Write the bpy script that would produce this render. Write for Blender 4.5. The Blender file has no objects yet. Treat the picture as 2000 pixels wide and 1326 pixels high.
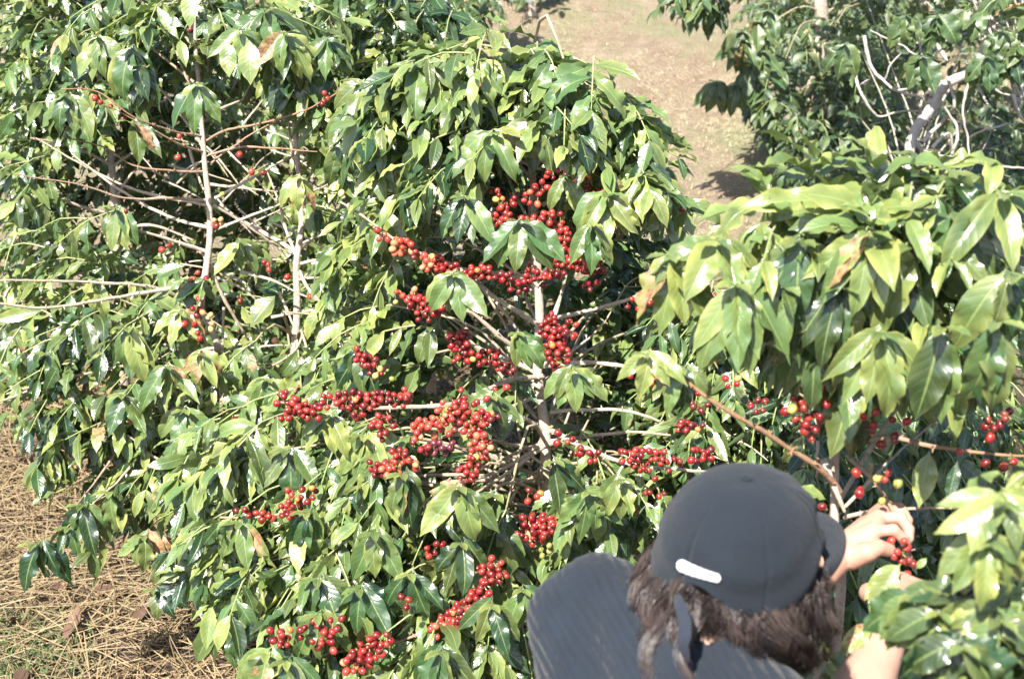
import bpy, bmesh, math, random
import numpy as np
from mathutils import Vector, Matrix

random.seed(7); rng = np.random.default_rng(7)
S = bpy.context.scene
R = math.radians

# ------------------------------------------------------------------ camera, sky, sun, exposure
CAM_Z, PITCH, FOCAL = 2.4, 25.0, 50.0
cd = bpy.data.cameras.new('camera'); cam = bpy.data.objects.new('camera', cd); S.collection.objects.link(cam)
cam.location = (0, 0, CAM_Z); cam.rotation_euler = (R(90 - PITCH), 0, 0)
cd.lens = FOCAL; cd.sensor_width = 36; cd.clip_end = 500; cd.clip_start = 0.05
cd.dof.use_dof = True; cd.dof.focus_distance = 3.0; cd.dof.aperture_fstop = 7.0
S.camera = cam

SUN_EL, SUN_AZ = 54.0, 208.0     # azimuth measured clockwise from +Y (away from the camera)
w = bpy.data.worlds.new("World"); S.world = w; w.use_nodes = True
nt = w.node_tree
sky = nt.nodes.new('ShaderNodeTexSky'); sky.sky_type = 'NISHITA'; sky.sun_disc = False
sky.sun_elevation = R(SUN_EL); sky.sun_rotation = R(SUN_AZ); sky.dust_density = 1.5
nt.links.new(sky.outputs[0], nt.nodes['Background'].inputs[0]); nt.nodes['Background'].inputs[1].default_value = 0.09
ld = bpy.data.lights.new('sun', 'SUN'); sun = bpy.data.objects.new('sun', ld); S.collection.objects.link(sun)
ld.energy = 5.0; ld.angle = R(0.5); ld.color = (1.0, 0.96, 0.88)
sv = Vector((math.sin(R(SUN_AZ)) * math.cos(R(SUN_EL)), math.cos(R(SUN_AZ)) * math.cos(R(SUN_EL)), math.sin(R(SUN_EL))))
sun.rotation_euler = sv.to_track_quat('Z', 'Y').to_euler(); sun.location = sv * 30
S.view_settings.view_transform = 'Standard'; S.view_settings.look = 'None'
S.view_settings.exposure = 1.38; S.view_settings.gamma = 1
S.cycles.max_bounces = 6; S.cycles.transmission_bounces = 4; S.cycles.diffuse_bounces = 3

# ------------------------------------------------------------------ helpers
FPX = 2000 * FOCAL / 36
FW = np.array([0, math.cos(R(PITCH)), -math.sin(R(PITCH))]); UP = np.array([0, math.sin(R(PITCH)), math.cos(R(PITCH))])
CAM = np.array([0, 0, CAM_Z])
def P(px, py, d):
    """point of the place seen at photo pixel (px, py), d metres along the view axis"""
    return CAM + d * (FW + np.array([1, 0, 0]) * (px - 1000) / FPX + UP * (663 - py) / FPX)
def nrm(v):
    v = np.asarray(v, float); return v / (np.linalg.norm(v) + 1e-12)
def inside(poly, x, y):
    c = False; n = len(poly)
    for i in range(n):
        x1, y1 = poly[i]; x2, y2 = poly[(i + 1) % n]
        if (y1 > y) != (y2 > y) and x < (x2 - x1) * (y - y1) / (y2 - y1) + x1: c = not c
    return c
ZUP = np.array([0, 0, 1.0])

def mesh_from(name, V, F, mats, parent=None, tint=None, uv=None, smooth=True, midx=None):
    V = np.asarray(V, dtype=np.float32); F = np.asarray(F, dtype=np.int32)
    k = F.shape[1]
    me = bpy.data.meshes.new(name)
    me.vertices.add(len(V)); me.vertices.foreach_set('co', V.ravel())
    me.loops.add(F.size); me.loops.foreach_set('vertex_index', F.ravel())
    me.polygons.add(len(F)); me.polygons.foreach_set('loop_start', np.arange(0, F.size, k, dtype=np.int32))
    me.polygons.foreach_set('loop_total', np.full(len(F), k, dtype=np.int32))
    me.update(calc_edges=True)
    if tint is not None:
        a = me.color_attributes.new('tint', 'FLOAT_COLOR', 'POINT')
        t = np.ones((len(V), 4), dtype=np.float32); t[:, :3] = tint; a.data.foreach_set('color', t.ravel())
    if uv is not None:
        u = me.uv_layers.new(name='UVMap'); u.data.foreach_set('uv', np.asarray(uv, np.float32)[F.ravel()].ravel())
    for m in (mats if isinstance(mats, (list, tuple)) else [mats]): me.materials.append(m)
    if midx is not None: me.polygons.foreach_set('material_index', np.asarray(midx, np.int32))
    me.polygons.foreach_set('use_smooth', np.full(len(F), smooth))
    me.update()
    o = bpy.data.objects.new(name, me); S.collection.objects.link(o)
    if parent is not None:
        o.parent = parent; o.matrix_parent_inverse = parent.matrix_basis.inverted()
    return o
def tag(o, label=None, cat=None, group=None, kind=None):
    if label: o['label'] = label
    if cat: o['category'] = cat
    if group: o['group'] = group
    if kind: o['kind'] = kind
    return o
def empty(name, loc, label, cat, group=None):
    o = bpy.data.objects.new(name, None); S.collection.objects.link(o); o.location = tuple(loc); o.empty_display_size = .1
    return tag(o, label, cat, group)

def resample(pts, seg):
    """Catmull-Rom through pts, about seg metres per step"""
    p = [np.asarray(q, float) for q in pts]
    if len(p) == 2: p = [p[0], (p[0] + p[1]) / 2, p[1]]
    out = []
    for i in range(len(p) - 1):
        a = p[max(i - 1, 0)]; b = p[i]; c = p[i + 1]; d = p[min(i + 2, len(p) - 1)]
        n = max(2, int(np.linalg.norm(c - b) / seg))
        for k in range(n):
            t = k / n
            out.append(.5 * ((2 * b) + (-a + c) * t + (2 * a - 5 * b + 4 * c - d) * t * t + (-a + 3 * b - 3 * c + d) * t ** 3))
    out.append(p[-1]); return np.array(out)

class Tubes:
    def __init__(s): s.V = []; s.F = []; s.T = []; s.n = 0
    def tube(s, pts, r0, r1, seg=.02, sides=7, wob=.0, tint=(.5, .5, .5), tint1=None, raw=False, jit=.08):
        q = np.asarray(pts, float) if raw else resample(pts, seg)
        m = len(q)
        if wob: q = q + np.cumsum(rng.normal(0, wob, (m, 3)), 0) * np.minimum(1, np.minimum(np.arange(m), np.arange(m)[::-1]) / 4)[:, None] * .5
        tg = np.gradient(q, axis=0); tg /= np.linalg.norm(tg, axis=1)[:, None] + 1e-9
        ref = np.array([.3, .2, 1.0]) if abs(tg[0, 2]) < .8 else np.array([1.0, .1, 0])
        a = np.cross(tg, ref); a /= np.linalg.norm(a, axis=1)[:, None] + 1e-9
        b = np.cross(tg, a)
        t = np.linspace(0, 1, m); rr = (r0 + (r1 - r0) * t) * (1 + rng.normal(0, jit, m) * (jit > 0))
        ang = np.arange(sides) * 2 * math.pi / sides
        ring = q[:, None, :] + rr[:, None, None] * (np.cos(ang)[None, :, None] * a[:, None, :] + np.sin(ang)[None, :, None] * b[:, None, :])
        V = np.concatenate([ring.reshape(-1, 3), q[:1] , q[-1:] + tg[-1:] * r1])
        i = np.arange(m - 1)[:, None] * sides; j = np.arange(sides)[None, :]; j2 = (j + 1) % sides
        F = np.stack([i + j, i + j2, i + sides + j2, i + sides + j], -1).reshape(-1, 4)
        c0 = m * sides; c1 = c0 + 1; L = (m - 1) * sides
        F = np.concatenate([F, [[c0, (k + 1) % sides, k, k] for k in range(sides)] if False else np.zeros((0, 4), int)])
        e = [[L + k, L + (k + 1) % sides, c1, c1] for k in range(sides)]
        # close the tip with degenerate-free quads: pair up triangles
        e = [[L + k, L + (k + 1) % sides, L + (k + 2) % sides, c1] for k in range(0, sides - 1, 2)]
        if sides % 2: e.append([L + sides - 1, L, c1, c1][:4]) if False else None
        F = np.concatenate([F, np.array(e)])
        T0 = np.array(tint, float); T1 = np.array(tint1 if tint1 is not None else tint, float)
        T = T0 + (T1 - T0) * np.repeat(t, sides)[:, None]
        s.V.append(V); s.F.append(F + s.n); s.T.append(np.concatenate([T, [T0], [T1]])); s.n += len(V)
        return q
    def build(s, name, mat, parent=None):
        return mesh_from(name, np.concatenate(s.V), np.concatenate(s.F), mat, parent, np.concatenate(s.T))

class Leaves:
    def __init__(s): s.L = []
    def add(s, pos, f, n, length, width, curl, fold, wave, tint, twist=0.):
        s.L.append((*pos, *f, *n, length, width, curl, fold, wave, *tint, twist, random.random() * 6.28, random.uniform(2.2, 4.2)))
    def build(s, name, mat, parent=None, nu=10, nv=4):
        A = np.array(s.L, float); N = len(A)
        pos = A[:, 0:3]; f = A[:, 3:6]; n = A[:, 6:9]
        f = f / np.linalg.norm(f, axis=1)[:, None]
        n = n - (n * f).sum(1)[:, None] * f; n /= np.linalg.norm(n, axis=1)[:, None] + 1e-9
        sd = np.cross(f, n)
        ln, wd, curl, fold, wave = [A[:, 9 + i][:, None] for i in range(5)]
        tint = A[:, 14:17]; twist = A[:, 17][:, None]; ph = A[:, 18][:, None]; fr = A[:, 19][:, None]
        u = np.linspace(0, 1, nu + 1)[None, :]
        du = 1.0 / nu
        # midrib bends down in the f-n plane; a short petiole, then the blade
        ang = -.25 * curl + curl * 1.25 * u ** 1.15 + .10 * wave * 8 * np.sin(u * 5 + ph)
        cx = np.cos(ang); cz = -np.sin(ang)
        X = np.concatenate([np.zeros((N, 1)), np.cumsum((cx[:, 1:] + cx[:, :-1]) / 2, 1)], 1) * du * ln
        Z = np.concatenate([np.zeros((N, 1)), np.cumsum((cz[:, 1:] + cz[:, :-1]) / 2, 1)], 1) * du * ln
        ub = np.clip((u - .06) / .94, 0, 1)
        prof = np.sin(math.pi * ub ** .88) ** .80 * (1 - .25 * ub) * 1.12
        prof = np.where(ub > .83, prof * (1 - .45 * np.sin((ub - .83) / .17 * math.pi / 2)), prof)   # drawn-out drip tip
        prof = np.clip(prof, .022, None)
        v = np.linspace(-1, 1, nv + 1)
        hw = prof * wd / 2                                              # N x nu+1
        W = hw[:, :, None] * v[None, None, :]
        rip = np.sin(u * fr * 6.28 + ph)[:, :, None] * np.where(v < 0, 1, -1)[None, None, :] * .6 + np.sin(u * fr * 7.7 + ph * 2)[:, :, None] * .5
        H = np.abs(v)[None, None, :] * hw[:, :, None] * np.tan(fold)[:, :, None] + rip * wave[:, :, None] * hw[:, :, None] * (v ** 2)[None, None, :] * 2.8
        tw = (twist * u)[:, :, None]
        Wt = W * np.cos(tw) - H * np.sin(tw); Ht = W * np.sin(tw) + H * np.cos(tw)
        # local normal of the midrib
        nx = -cz; nz = cx
        loc_f = X[:, :, None] + Ht * np.broadcast_to(nx, X.shape)[:, :, None]
        loc_n = Z[:, :, None] + Ht * np.broadcast_to(nz, X.shape)[:, :, None]
        V = pos[:, None, None, :] + loc_f[..., None] * f[:, None, None, :] + loc_n[..., None] * n[:, None, None, :] + Wt[..., None] * sd[:, None, None, :]
        V = V.reshape(-1, 3)
        k = (nu + 1) * (nv + 1)
        a = np.arange(nu)[:, None] * (nv + 1) + np.arange(nv)[None, :]
        Q = np.stack([a, a + 1, a + nv + 2, a + nv + 1], -1).reshape(-1, 4)
        F = (np.arange(N)[:, None, None] * k + Q[None]).reshape(-1, 4)
        T = np.repeat(tint, k, axis=0)
        uu, vv = np.meshgrid(u[0], (v + 1) / 2, indexing='ij')
        UVt = np.stack([uu.ravel(), vv.ravel()], -1)
        return mesh_from(name, V, F, mat, parent, T, np.tile(UVt, (N, 1)))

_bm = bmesh.new(); bmesh.ops.create_uvsphere(_bm, u_segments=12, v_segments=8, radius=1)
bmesh.ops.triangulate(_bm, faces=_bm.faces[:])
SPH_V = np.array([v.co[:] for v in _bm.verts]); SPH_F = np.array([[v.index for v in f.verts] for f in _bm.faces]); _bm.free()

# ------------------------------------------------------------------ materials
def new_mat(name):
    m = bpy.data.materials.new(name); m.use_nodes = True
    nt = m.node_tree; b = nt.nodes['Principled BSDF']
    return m, nt, b
def N(nt, typ, **kw):
    n = nt.nodes.new(typ)
    for k, v in kw.items(): setattr(n, k, v)
    return n
def mth(nt, op, a, b=None, c=None, clamp=False):
    n = nt.nodes.new('ShaderNodeMath'); n.operation = op; n.use_clamp = clamp
    for i, x in enumerate((a, b, c)):
        if x is None: continue
        if hasattr(x, 'links'): nt.links.new(x, n.inputs[i])
        else: n.inputs[i].default_value = x
    return n.outputs[0]
def mix(nt, fac, a, b, mode='MIX'):
    n = nt.nodes.new('ShaderNodeMix'); n.data_type = 'RGBA'; n.blend_type = mode
    for idx, x in ((0, fac), (6, a), (7, b)):
        if hasattr(x, 'links'): nt.links.new(x, n.inputs[idx])
        else: n.inputs[idx].default_value = x if idx == 0 else (*x, 1)
    return n.outputs[2]
def noise(nt, scale, detail=4, rough=.6, vec=None, dist=0):
    n = nt.nodes.new('ShaderNodeTexNoise'); n.inputs['Scale'].default_value = scale; n.inputs['Detail'].default_value = detail
    n.inputs['Roughness'].default_value = rough; n.inputs['Distortion'].default_value = dist
    if vec is not None: nt.links.new(vec, n.inputs['Vector'])
    return n.outputs[0]
def ramp(nt, x, lo, hi):
    n = nt.nodes.new('ShaderNodeMapRange'); nt.links.new(x, n.inputs[0]); n.inputs[1].default_value = lo; n.inputs[2].default_value = hi
    return n.outputs[0]
def bump(nt, h, strength, dist, bsdf):
    n = nt.nodes.new('ShaderNodeBump'); n.inputs['Strength'].default_value = strength; n.inputs['Distance'].default_value = dist
    nt.links.new(h, n.inputs['Height']); nt.links.new(n.outputs[0], bsdf.inputs['Normal']); return n.outputs[0]

def leaf_material(name, dark, light, yellow, rough=.29, trans=.14, veins=9):
    m, nt, b = new_mat(name)
    at = N(nt, 'ShaderNodeAttribute', attribute_name='tint'); sp = N(nt, 'ShaderNodeSeparateColor'); nt.links.new(at.outputs['Color'], sp.inputs[0])
    uv = N(nt, 'ShaderNodeUVMap', uv_map='UVMap'); sx = N(nt, 'ShaderNodeSeparateXYZ'); nt.links.new(uv.outputs[0], sx.inputs[0])
    gc = N(nt, 'ShaderNodeNewGeometry')
    av = mth(nt, 'MULTIPLY', mth(nt, 'ABSOLUTE', mth(nt, 'SUBTRACT', sx.outputs[1], .5)), 2.0)     # 0 midrib .. 1 edge
    ph = mth(nt, 'SUBTRACT', mth(nt, 'MULTIPLY', sx.outputs[0], float(veins)), mth(nt, 'MULTIPLY', av, 1.6))
    tri = mth(nt, 'ABSOLUTE', mth(nt, 'SUBTRACT', mth(nt, 'FRACT', ph), .5))                        # 0 at vein centre .. .5
    vein = mth(nt, 'MULTIPLY', ramp(nt, tri, .10, .0), ramp(nt, av, 1.0, .6))
    rib = ramp(nt, av, .10, .03)
    nz = noise(nt, 28, 3, .6, gc.outputs['Position'])
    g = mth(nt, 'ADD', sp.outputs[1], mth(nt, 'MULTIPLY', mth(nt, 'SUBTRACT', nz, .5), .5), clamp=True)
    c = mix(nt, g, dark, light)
    yedge = mth(nt, 'MULTIPLY', sp.outputs[0], mth(nt, 'ADD', .55, mth(nt, 'MULTIPLY', mth(nt, 'POWER', av, 3.0), .6)), clamp=True)
    ymot = mth(nt, 'MULTIPLY', yedge, ramp(nt, noise(nt, 17, 2, .5, gc.outputs['Position']), .2, .55), clamp=True)
    c = mix(nt, ymot, c, yellow)
    c = mix(nt, mth(nt, 'MULTIPLY', mth(nt, 'MAXIMUM', rib, mth(nt, 'MULTIPLY', vein, .22)), .5), c, (.30, .38, .12))
    bn = noise(nt, 34, 4, .65, gc.outputs['Position'])
    br = mth(nt, 'MULTIPLY', ramp(nt, mth(nt, 'ADD', bn, mth(nt, 'MULTIPLY', sp.outputs[2], .42)), .74, .80), ramp(nt, sp.outputs[2], .02, .1), clamp=True)
    c = mix(nt, br, c, mix(nt, ramp(nt, noise(nt, 90, 2, .5, gc.outputs['Position']), .35, .6), (.17, .07, .03), (.42, .25, .12)))
    back = mix(nt, .45, c, (.20, .30, .13))
    c2 = mix(nt, gc.outputs['Backfacing'], c, back)
    nt.links.new(c2, b.inputs['Base Color'])
    rr = mth(nt, 'ADD', rough, mth(nt, 'MULTIPLY', gc.outputs['Backfacing'], .25)); rr = mth(nt, 'ADD', rr, mth(nt, 'MULTIPLY', br, .3))
    rr = mth(nt, 'ADD', rr, mth(nt, 'MULTIPLY', mth(nt, 'SUBTRACT', nz, .5), .18))
    nt.links.new(rr, b.inputs['Roughness'])
    b.inputs['Specular IOR Level'].default_value = .95
    h = mth(nt, 'SUBTRACT', mth(nt, 'MULTIPLY', mth(nt, 'SUBTRACT', 1, mth(nt, 'POWER', mth(nt, 'MULTIPLY', mth(nt, 'SUBTRACT', .5, tri), 2.0), 2.0)), .38), mth(nt, 'MULTIPLY', rib, 1.0))
    h = mth(nt, 'ADD', h, mth(nt, 'MULTIPLY', noise(nt, 110, 2, .5, gc.outputs['Position']), .25))
    nrmo = bump(nt, h, .5, .0011, b)
    tr = N(nt, 'ShaderNodeBsdfTranslucent'); nt.links.new(mix(nt, .55, c, (.30, .42, .06)), tr.inputs[0]); nt.links.new(nrmo, tr.inputs['Normal'])
    ms = N(nt, 'ShaderNodeMixShader'); ms.inputs[0].default_value = trans
    nt.links.new(b.outputs[0], ms.inputs[1]); nt.links.new(tr.outputs[0], ms.inputs[2]); nt.links.new(ms.outputs[0], nt.nodes['Material Output'].inputs[0])
    return m
M = {}
M['leaf'] = leaf_material('coffee_leaf', (.007, .030, .013), (.082, .156, .050), (.37, .39, .11))
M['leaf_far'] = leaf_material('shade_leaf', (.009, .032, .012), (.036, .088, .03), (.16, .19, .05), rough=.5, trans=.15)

def bark_material(name, a, bcol, young):
    m, nt, b = new_mat(name)
    gc = N(nt, 'ShaderNodeNewGeometry'); at = N(nt, 'ShaderNodeAttribute', attribute_name='tint'); sp = N(nt, 'ShaderNodeSeparateColor'); nt.links.new(at.outputs['Color'], sp.inputs[0])
    n1 = noise(nt, 45, 5, .65, gc.outputs['Position']); n2 = noise(nt, 220, 3, .6, gc.outputs['Position'])
    c = mix(nt, ramp(nt, n1, .35, .65), a, bcol)
    c = mix(nt, mth(nt, 'MULTIPLY', ramp(nt, n2, .5, .75), .5), c, (.10, .075, .055))
    c = mix(nt, sp.outputs[0], c, young)                      # R: young reddish-brown wood
    c = mix(nt, sp.outputs[1], c, (.22, .30, .07))             # G: green shoots
    nt.links.new(c, b.inputs['Base Color']); b.inputs['Roughness'].default_value = .8
    bump(nt, mth(nt, 'ADD', n1, mth(nt, 'MULTIPLY', n2, .5)), .7, .004, b)
    return m
M['bark'] = bark_material('coffee_bark', (.62, .53, .44), (.42, .34, .27), (.27, .13, .07))
M['bark_grey'] = bark_material('grey_bark', (.58, .54, .50), (.36, .33, .30), (.30, .22, .18))

def cherry_material():
    m, nt, b = new_mat('coffee_cherry')
    at = N(nt, 'ShaderNodeAttribute', attribute_name='tint'); gc = N(nt, 'ShaderNodeNewGeometry')
    n = noise(nt, 120, 3, .5, gc.outputs['Position'])
    c = mix(nt, mth(nt, 'MULTIPLY', ramp(nt, n, .45, .75), .35), at.outputs['Color'], (.50, .16, .06))
    nt.links.new(c, b.inputs['Base Color']); b.inputs['Roughness'].default_value = .28
    b.inputs['Subsurface Weight'].default_value = .0
    b.inputs['Coat Weight'].default_value = .15
    return m
M['cherry'] = cherry_material()

# ------------------------------------------------------------------ ground
def gz(x, y):
    x = np.asarray(x, float); y = np.asarray(y, float)
    z = np.zeros_like(x + y)
    z = z + np.clip(.9 - y, 0, 2.2) ** 1.3 * .42                                   # the bank the photographer stands on
    t = np.clip(y - 5.6, 0, None); z = z + .06 * t ** 1.1 + .02 * np.clip(y - 12, 0, None) ** 1.3                           # opposite hillside
    z = z - .10 * np.clip(x - 3, 0, 4) * (y > 3)
    z = z + .05 * np.sin(x * 1.7 + .6) * np.cos(y * 1.3) + .02 * np.sin(x * 5.1 + y * 3.7) + .045 * np.sin(x * 2.9 - y * 2.3 + 1.5 * np.sin(y * 1.1)) * np.clip(y - 5, 0, 1)
    return z
def build_ground():
    xs = np.concatenate([np.linspace(-120, -8, 30), np.linspace(-7.8, 7.8, 157), np.linspace(8, 120, 30)])
    ys = np.concatenate([np.linspace(-30, -1.2, 20), np.linspace(-1.1, 16, 172), np.linspace(16.5, 160, 40)])
    X, Y = np.meshgrid(xs, ys); Z = gz(X, Y) + rng.normal(0, .006, X.shape)
    V = np.stack([X, Y, Z], -1).reshape(-1, 3); nx = len(xs)
    i, j = np.meshgrid(np.arange(len(ys) - 1), np.arange(nx - 1), indexing='ij'); a = i * nx + j
    F = np.stack([a, a + 1, a + nx + 1, a + nx], -1).reshape(-1, 4)
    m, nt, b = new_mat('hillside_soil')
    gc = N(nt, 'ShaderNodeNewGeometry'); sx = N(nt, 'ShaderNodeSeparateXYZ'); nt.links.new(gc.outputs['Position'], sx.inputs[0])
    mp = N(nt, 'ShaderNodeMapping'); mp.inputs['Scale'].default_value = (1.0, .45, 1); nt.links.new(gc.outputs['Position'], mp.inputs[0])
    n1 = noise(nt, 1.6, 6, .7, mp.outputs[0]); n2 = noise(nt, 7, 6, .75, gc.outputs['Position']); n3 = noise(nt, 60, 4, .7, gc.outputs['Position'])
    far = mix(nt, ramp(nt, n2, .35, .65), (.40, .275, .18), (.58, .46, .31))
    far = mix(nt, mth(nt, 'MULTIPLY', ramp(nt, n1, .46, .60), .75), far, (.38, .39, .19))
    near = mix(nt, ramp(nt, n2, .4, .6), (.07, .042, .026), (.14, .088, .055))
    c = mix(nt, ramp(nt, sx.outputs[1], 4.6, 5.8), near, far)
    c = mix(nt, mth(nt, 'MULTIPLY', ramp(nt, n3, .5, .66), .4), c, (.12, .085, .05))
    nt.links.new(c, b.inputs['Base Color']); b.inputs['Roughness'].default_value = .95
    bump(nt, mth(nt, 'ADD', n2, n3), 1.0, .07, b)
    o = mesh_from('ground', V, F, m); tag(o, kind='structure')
build_ground()

def strawmat(name, a, bcol):
    m, nt, b = new_mat(name); at = N(nt, 'ShaderNodeAttribute', attribute_name='tint'); sp = N(nt, 'ShaderNodeSeparateColor'); nt.links.new(at.outputs['Color'], sp.inputs[0])
    c = mix(nt, sp.outputs[0], a, bcol); nt.links.new(c, b.inputs['Base Color']); b.inputs['Roughness'].default_value = .6
    return m
M['straw'] = strawmat('dry_straw', (.085, .052, .028), (.40, .30, .16))
M['pale_grass'] = strawmat('pale_grass', (.36, .30, .17), (.60, .56, .34))
M['grass'] = strawmat('green_grass', (.04, .08, .025), (.16, .21, .07))
def blades(name, npts, xr, yr, length, wd, mat, lift=(0.0, .05), upright=0., label=None, cat=None, dens=None):
    x = rng.uniform(*xr, npts); y = rng.uniform(*yr, npts)
    if dens is not None: k = dens(x, y) > rng.random(npts); x = x[k]; y = y[k]
    n = len(x); L = rng.uniform(.4, 1.0, n) * length; th = rng.uniform(0, 2 * math.pi, n)
    base = np.stack([x, y, gz(x, y) + rng.uniform(*lift, n)], -1)
    el = rng.normal(0, .16, n) if upright == 0 else rng.uniform(.5, 1.3, n)
    d = np.stack([np.cos(th) * np.cos(el), np.sin(th) * np.cos(el), np.sin(el)], -1)
    sd = np.stack([-np.sin(th), np.cos(th), np.zeros(n)], -1)
    bend = rng.normal(0, .16, n)
    ns = 5; pts = []
    for k in range(ns):
        t = k / (ns - 1)
        p = base + d * (L * t)[:, None] + sd * (bend * L * t * t)[:, None]
        if upright: p[:, 2] -= L * .45 * t * t
        p[:, 2] = np.maximum(p[:, 2], gz(p[:, 0], p[:, 1]) + .003)
        pts.append(p)
    V = np.zeros((n, ns, 3, 3)); ww = wd * rng.uniform(.5, 1.2, n)
    for k in range(ns):
        taper = (1 - .8 * k / (ns - 1)) if upright else 1.0
        w_ = (ww * taper)[:, None]
        V[:, k, 0] = pts[k] - sd * w_; V[:, k, 1] = pts[k] + np.array([0, 0, 1.]) * w_ * .9; V[:, k, 2] = pts[k] + sd * w_
    V = V.reshape(-1, 3); q = []
    for k in range(ns - 1):
        for j in range(2): q.append([k * 3 + j, k * 3 + j + 1, k * 3 + j + 4, k * 3 + j + 3])
    F = (np.arange(n)[:, None, None] * ns * 3 + np.array(q)[None]).reshape(-1, 4)
    T = np.repeat(np.clip(rng.beta(1.6, 1.8, n), 0, 1), ns * 3)[:, None] * np.ones(3)
    o = mesh_from(name, V, F, mat, None, T); tag(o, label, cat, kind='stuff'); return o
blades('straw', 26000, (-2.6, 1.2), (1.9, 5.6), .26, .0017, M['straw'], (0, .045), 0, 'dry straw mulch lying between the coffee trees', 'straw')
blades('grass', 10000, (-2.1, -1.0), (2.5, 3.6), .12, .002, M['grass'], (0, .02), 1, 'green grass coming through straw at the lower left', 'grass',
       dens=lambda x, y: np.clip(1.1 - ((x + 1.42) / .33) ** 2 - ((y - 3.02) / .30) ** 2, 0.02, 1))
blades('hillside_grass', 42000, (-1.0, 4.5), (5.4, 11), .06, .0016, M['pale_grass'], (0, .02), 1, 'pale dry grass on the far hillside', 'dry grass',
       dens=lambda x, y: np.clip(.35 + .9 * np.sin(x * 1.9 + 1 + .5 * y) * np.sin(y * 1.7 + x), .06, 1))

def litter():
    lv = Leaves()
    for _ in range(230):
        x = random.uniform(-2.4, 1); y = random.uniform(2.3, 5.4); a = random.uniform(0, 6.28)
        lv.add((x, y, float(gz(x, y)) + random.uniform(.012, .05)), (math.cos(a), math.sin(a), random.uniform(-.1, .3)), (random.gauss(0, .3), random.gauss(0, .3), 1),
               random.uniform(.06, .13), random.uniform(.03, .06), random.uniform(-.8, .9), random.uniform(0, .5), .15, (random.random() * .3, .3, 1.0))
    m, nt, b = new_mat('dead_leaf'); at = N(nt, 'ShaderNodeAttribute', attribute_name='tint'); gc = N(nt, 'ShaderNodeNewGeometry')
    sp = N(nt, 'ShaderNodeSeparateColor'); nt.links.new(at.outputs['Color'], sp.inputs[0])
    c = mix(nt, sp.outputs[0], (.09, .05, .032), (.30, .18, .11)); nt.links.new(c, b.inputs['Base Color']); b.inputs['Roughness'].default_value = .6
    tag(lv.build('leaf_litter', m, None, 6, 2), 'dead brown leaves scattered over the straw', 'leaf litter', kind='stuff')
litter()

# ------------------------------------------------------------------ coffee plants
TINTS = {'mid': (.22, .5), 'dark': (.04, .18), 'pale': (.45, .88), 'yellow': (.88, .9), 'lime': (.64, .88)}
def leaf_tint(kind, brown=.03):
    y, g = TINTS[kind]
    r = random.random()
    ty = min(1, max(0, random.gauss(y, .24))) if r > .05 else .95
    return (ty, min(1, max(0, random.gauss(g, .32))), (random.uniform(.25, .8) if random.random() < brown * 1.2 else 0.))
def orth_n(f, roll=0., toward=None):
    n = ZUP if toward is None else toward
    n = n - np.dot(n, f) * f
    if np.linalg.norm(n) < .15: n = -FW - np.dot(-FW, f) * f
    n = nrm(n); s = np.cross(f, n)
    return n * math.cos(roll) + s * math.sin(roll)
def spray(lv, tw, base, d, length=.16, nodes=4, leaf=.13, tint='mid', hang=.5, brown=.012, wmul=1., droop=.5, tip=True):
    """a shoot: a thin curved twig with opposite leaf pairs and a terminal fan"""
    d = nrm(d); base = np.asarray(base, float)
    end_d = nrm(d * (1 - droop * .5) + np.array([0, 0, -1]) * droop * .6)
    pts = [base, base + d * length * .5, base + d * length * .5 + end_d * length * .5]
    q = resample(pts, length / 6)
    tw.tube(q, .0022, .0013, sides=5, tint=(.25, .35, 0), tint1=(0, 1, 0), raw=True)
    side0 = nrm(np.cross(d, ZUP) + 1e-6)
    for i in range(nodes):
        t = (i + .35) / nodes if nodes > 1 else .9
        k = min(len(q) - 2, int(t * (len(q) - 1))); p = q[k]; td = nrm(q[k + 1] - q[k])
        side = nrm(side0 * math.cos(.25 * i) + np.cross(td, side0) * math.sin(random.uniform(-.5, .5)))
        for sg in (-1, 1):
            if random.random() < .06: continue
            fwd = random.uniform(.35, .8) + .35 * t
            f = nrm(td * fwd + side * sg * random.uniform(.75, 1.0) + np.array([0, 0, -1]) * hang * random.uniform(.4, 1.25) + rng.normal(0, .2, 3))
            L = leaf * random.uniform(.68, 1.1) * (1 - .2 * (i == nodes - 1))
            lv.add(p, f, orth_n(f, random.gauss(0, .55)), L, L * random.uniform(.26, .37) * wmul, random.uniform(-.1, 1.3) * (.4 + hang), random.uniform(.02, .45),
                   random.uniform(.06, .30), leaf_tint(tint, brown), random.gauss(0, .6))
    if tip:
        p = q[-1]; td = nrm(q[-1] - q[-2]); a0 = random.random() * 6.28; s2 = np.cross(td, side0)
        for k in range(random.choice((2, 2, 3, 4))):
            a = a0 + k * math.pi + random.gauss(0, .3)
            f = nrm(td * random.uniform(.6, 1) + (side0 * math.cos(a) + s2 * math.sin(a)) * random.uniform(.3, .7) + np.array([0, 0, -1]) * hang * .5)
            L = leaf * random.uniform(.45, .8)
            lv.add(p, f, orth_n(f, random.gauss(0, .3)), L, L * random.uniform(.3, .4) * wmul, random.uniform(.1, .7), random.uniform(.1, .5), random.uniform(.03, .15),
                   leaf_tint('lime' if random.random() < .35 else tint, brown), random.gauss(0, .3))

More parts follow.
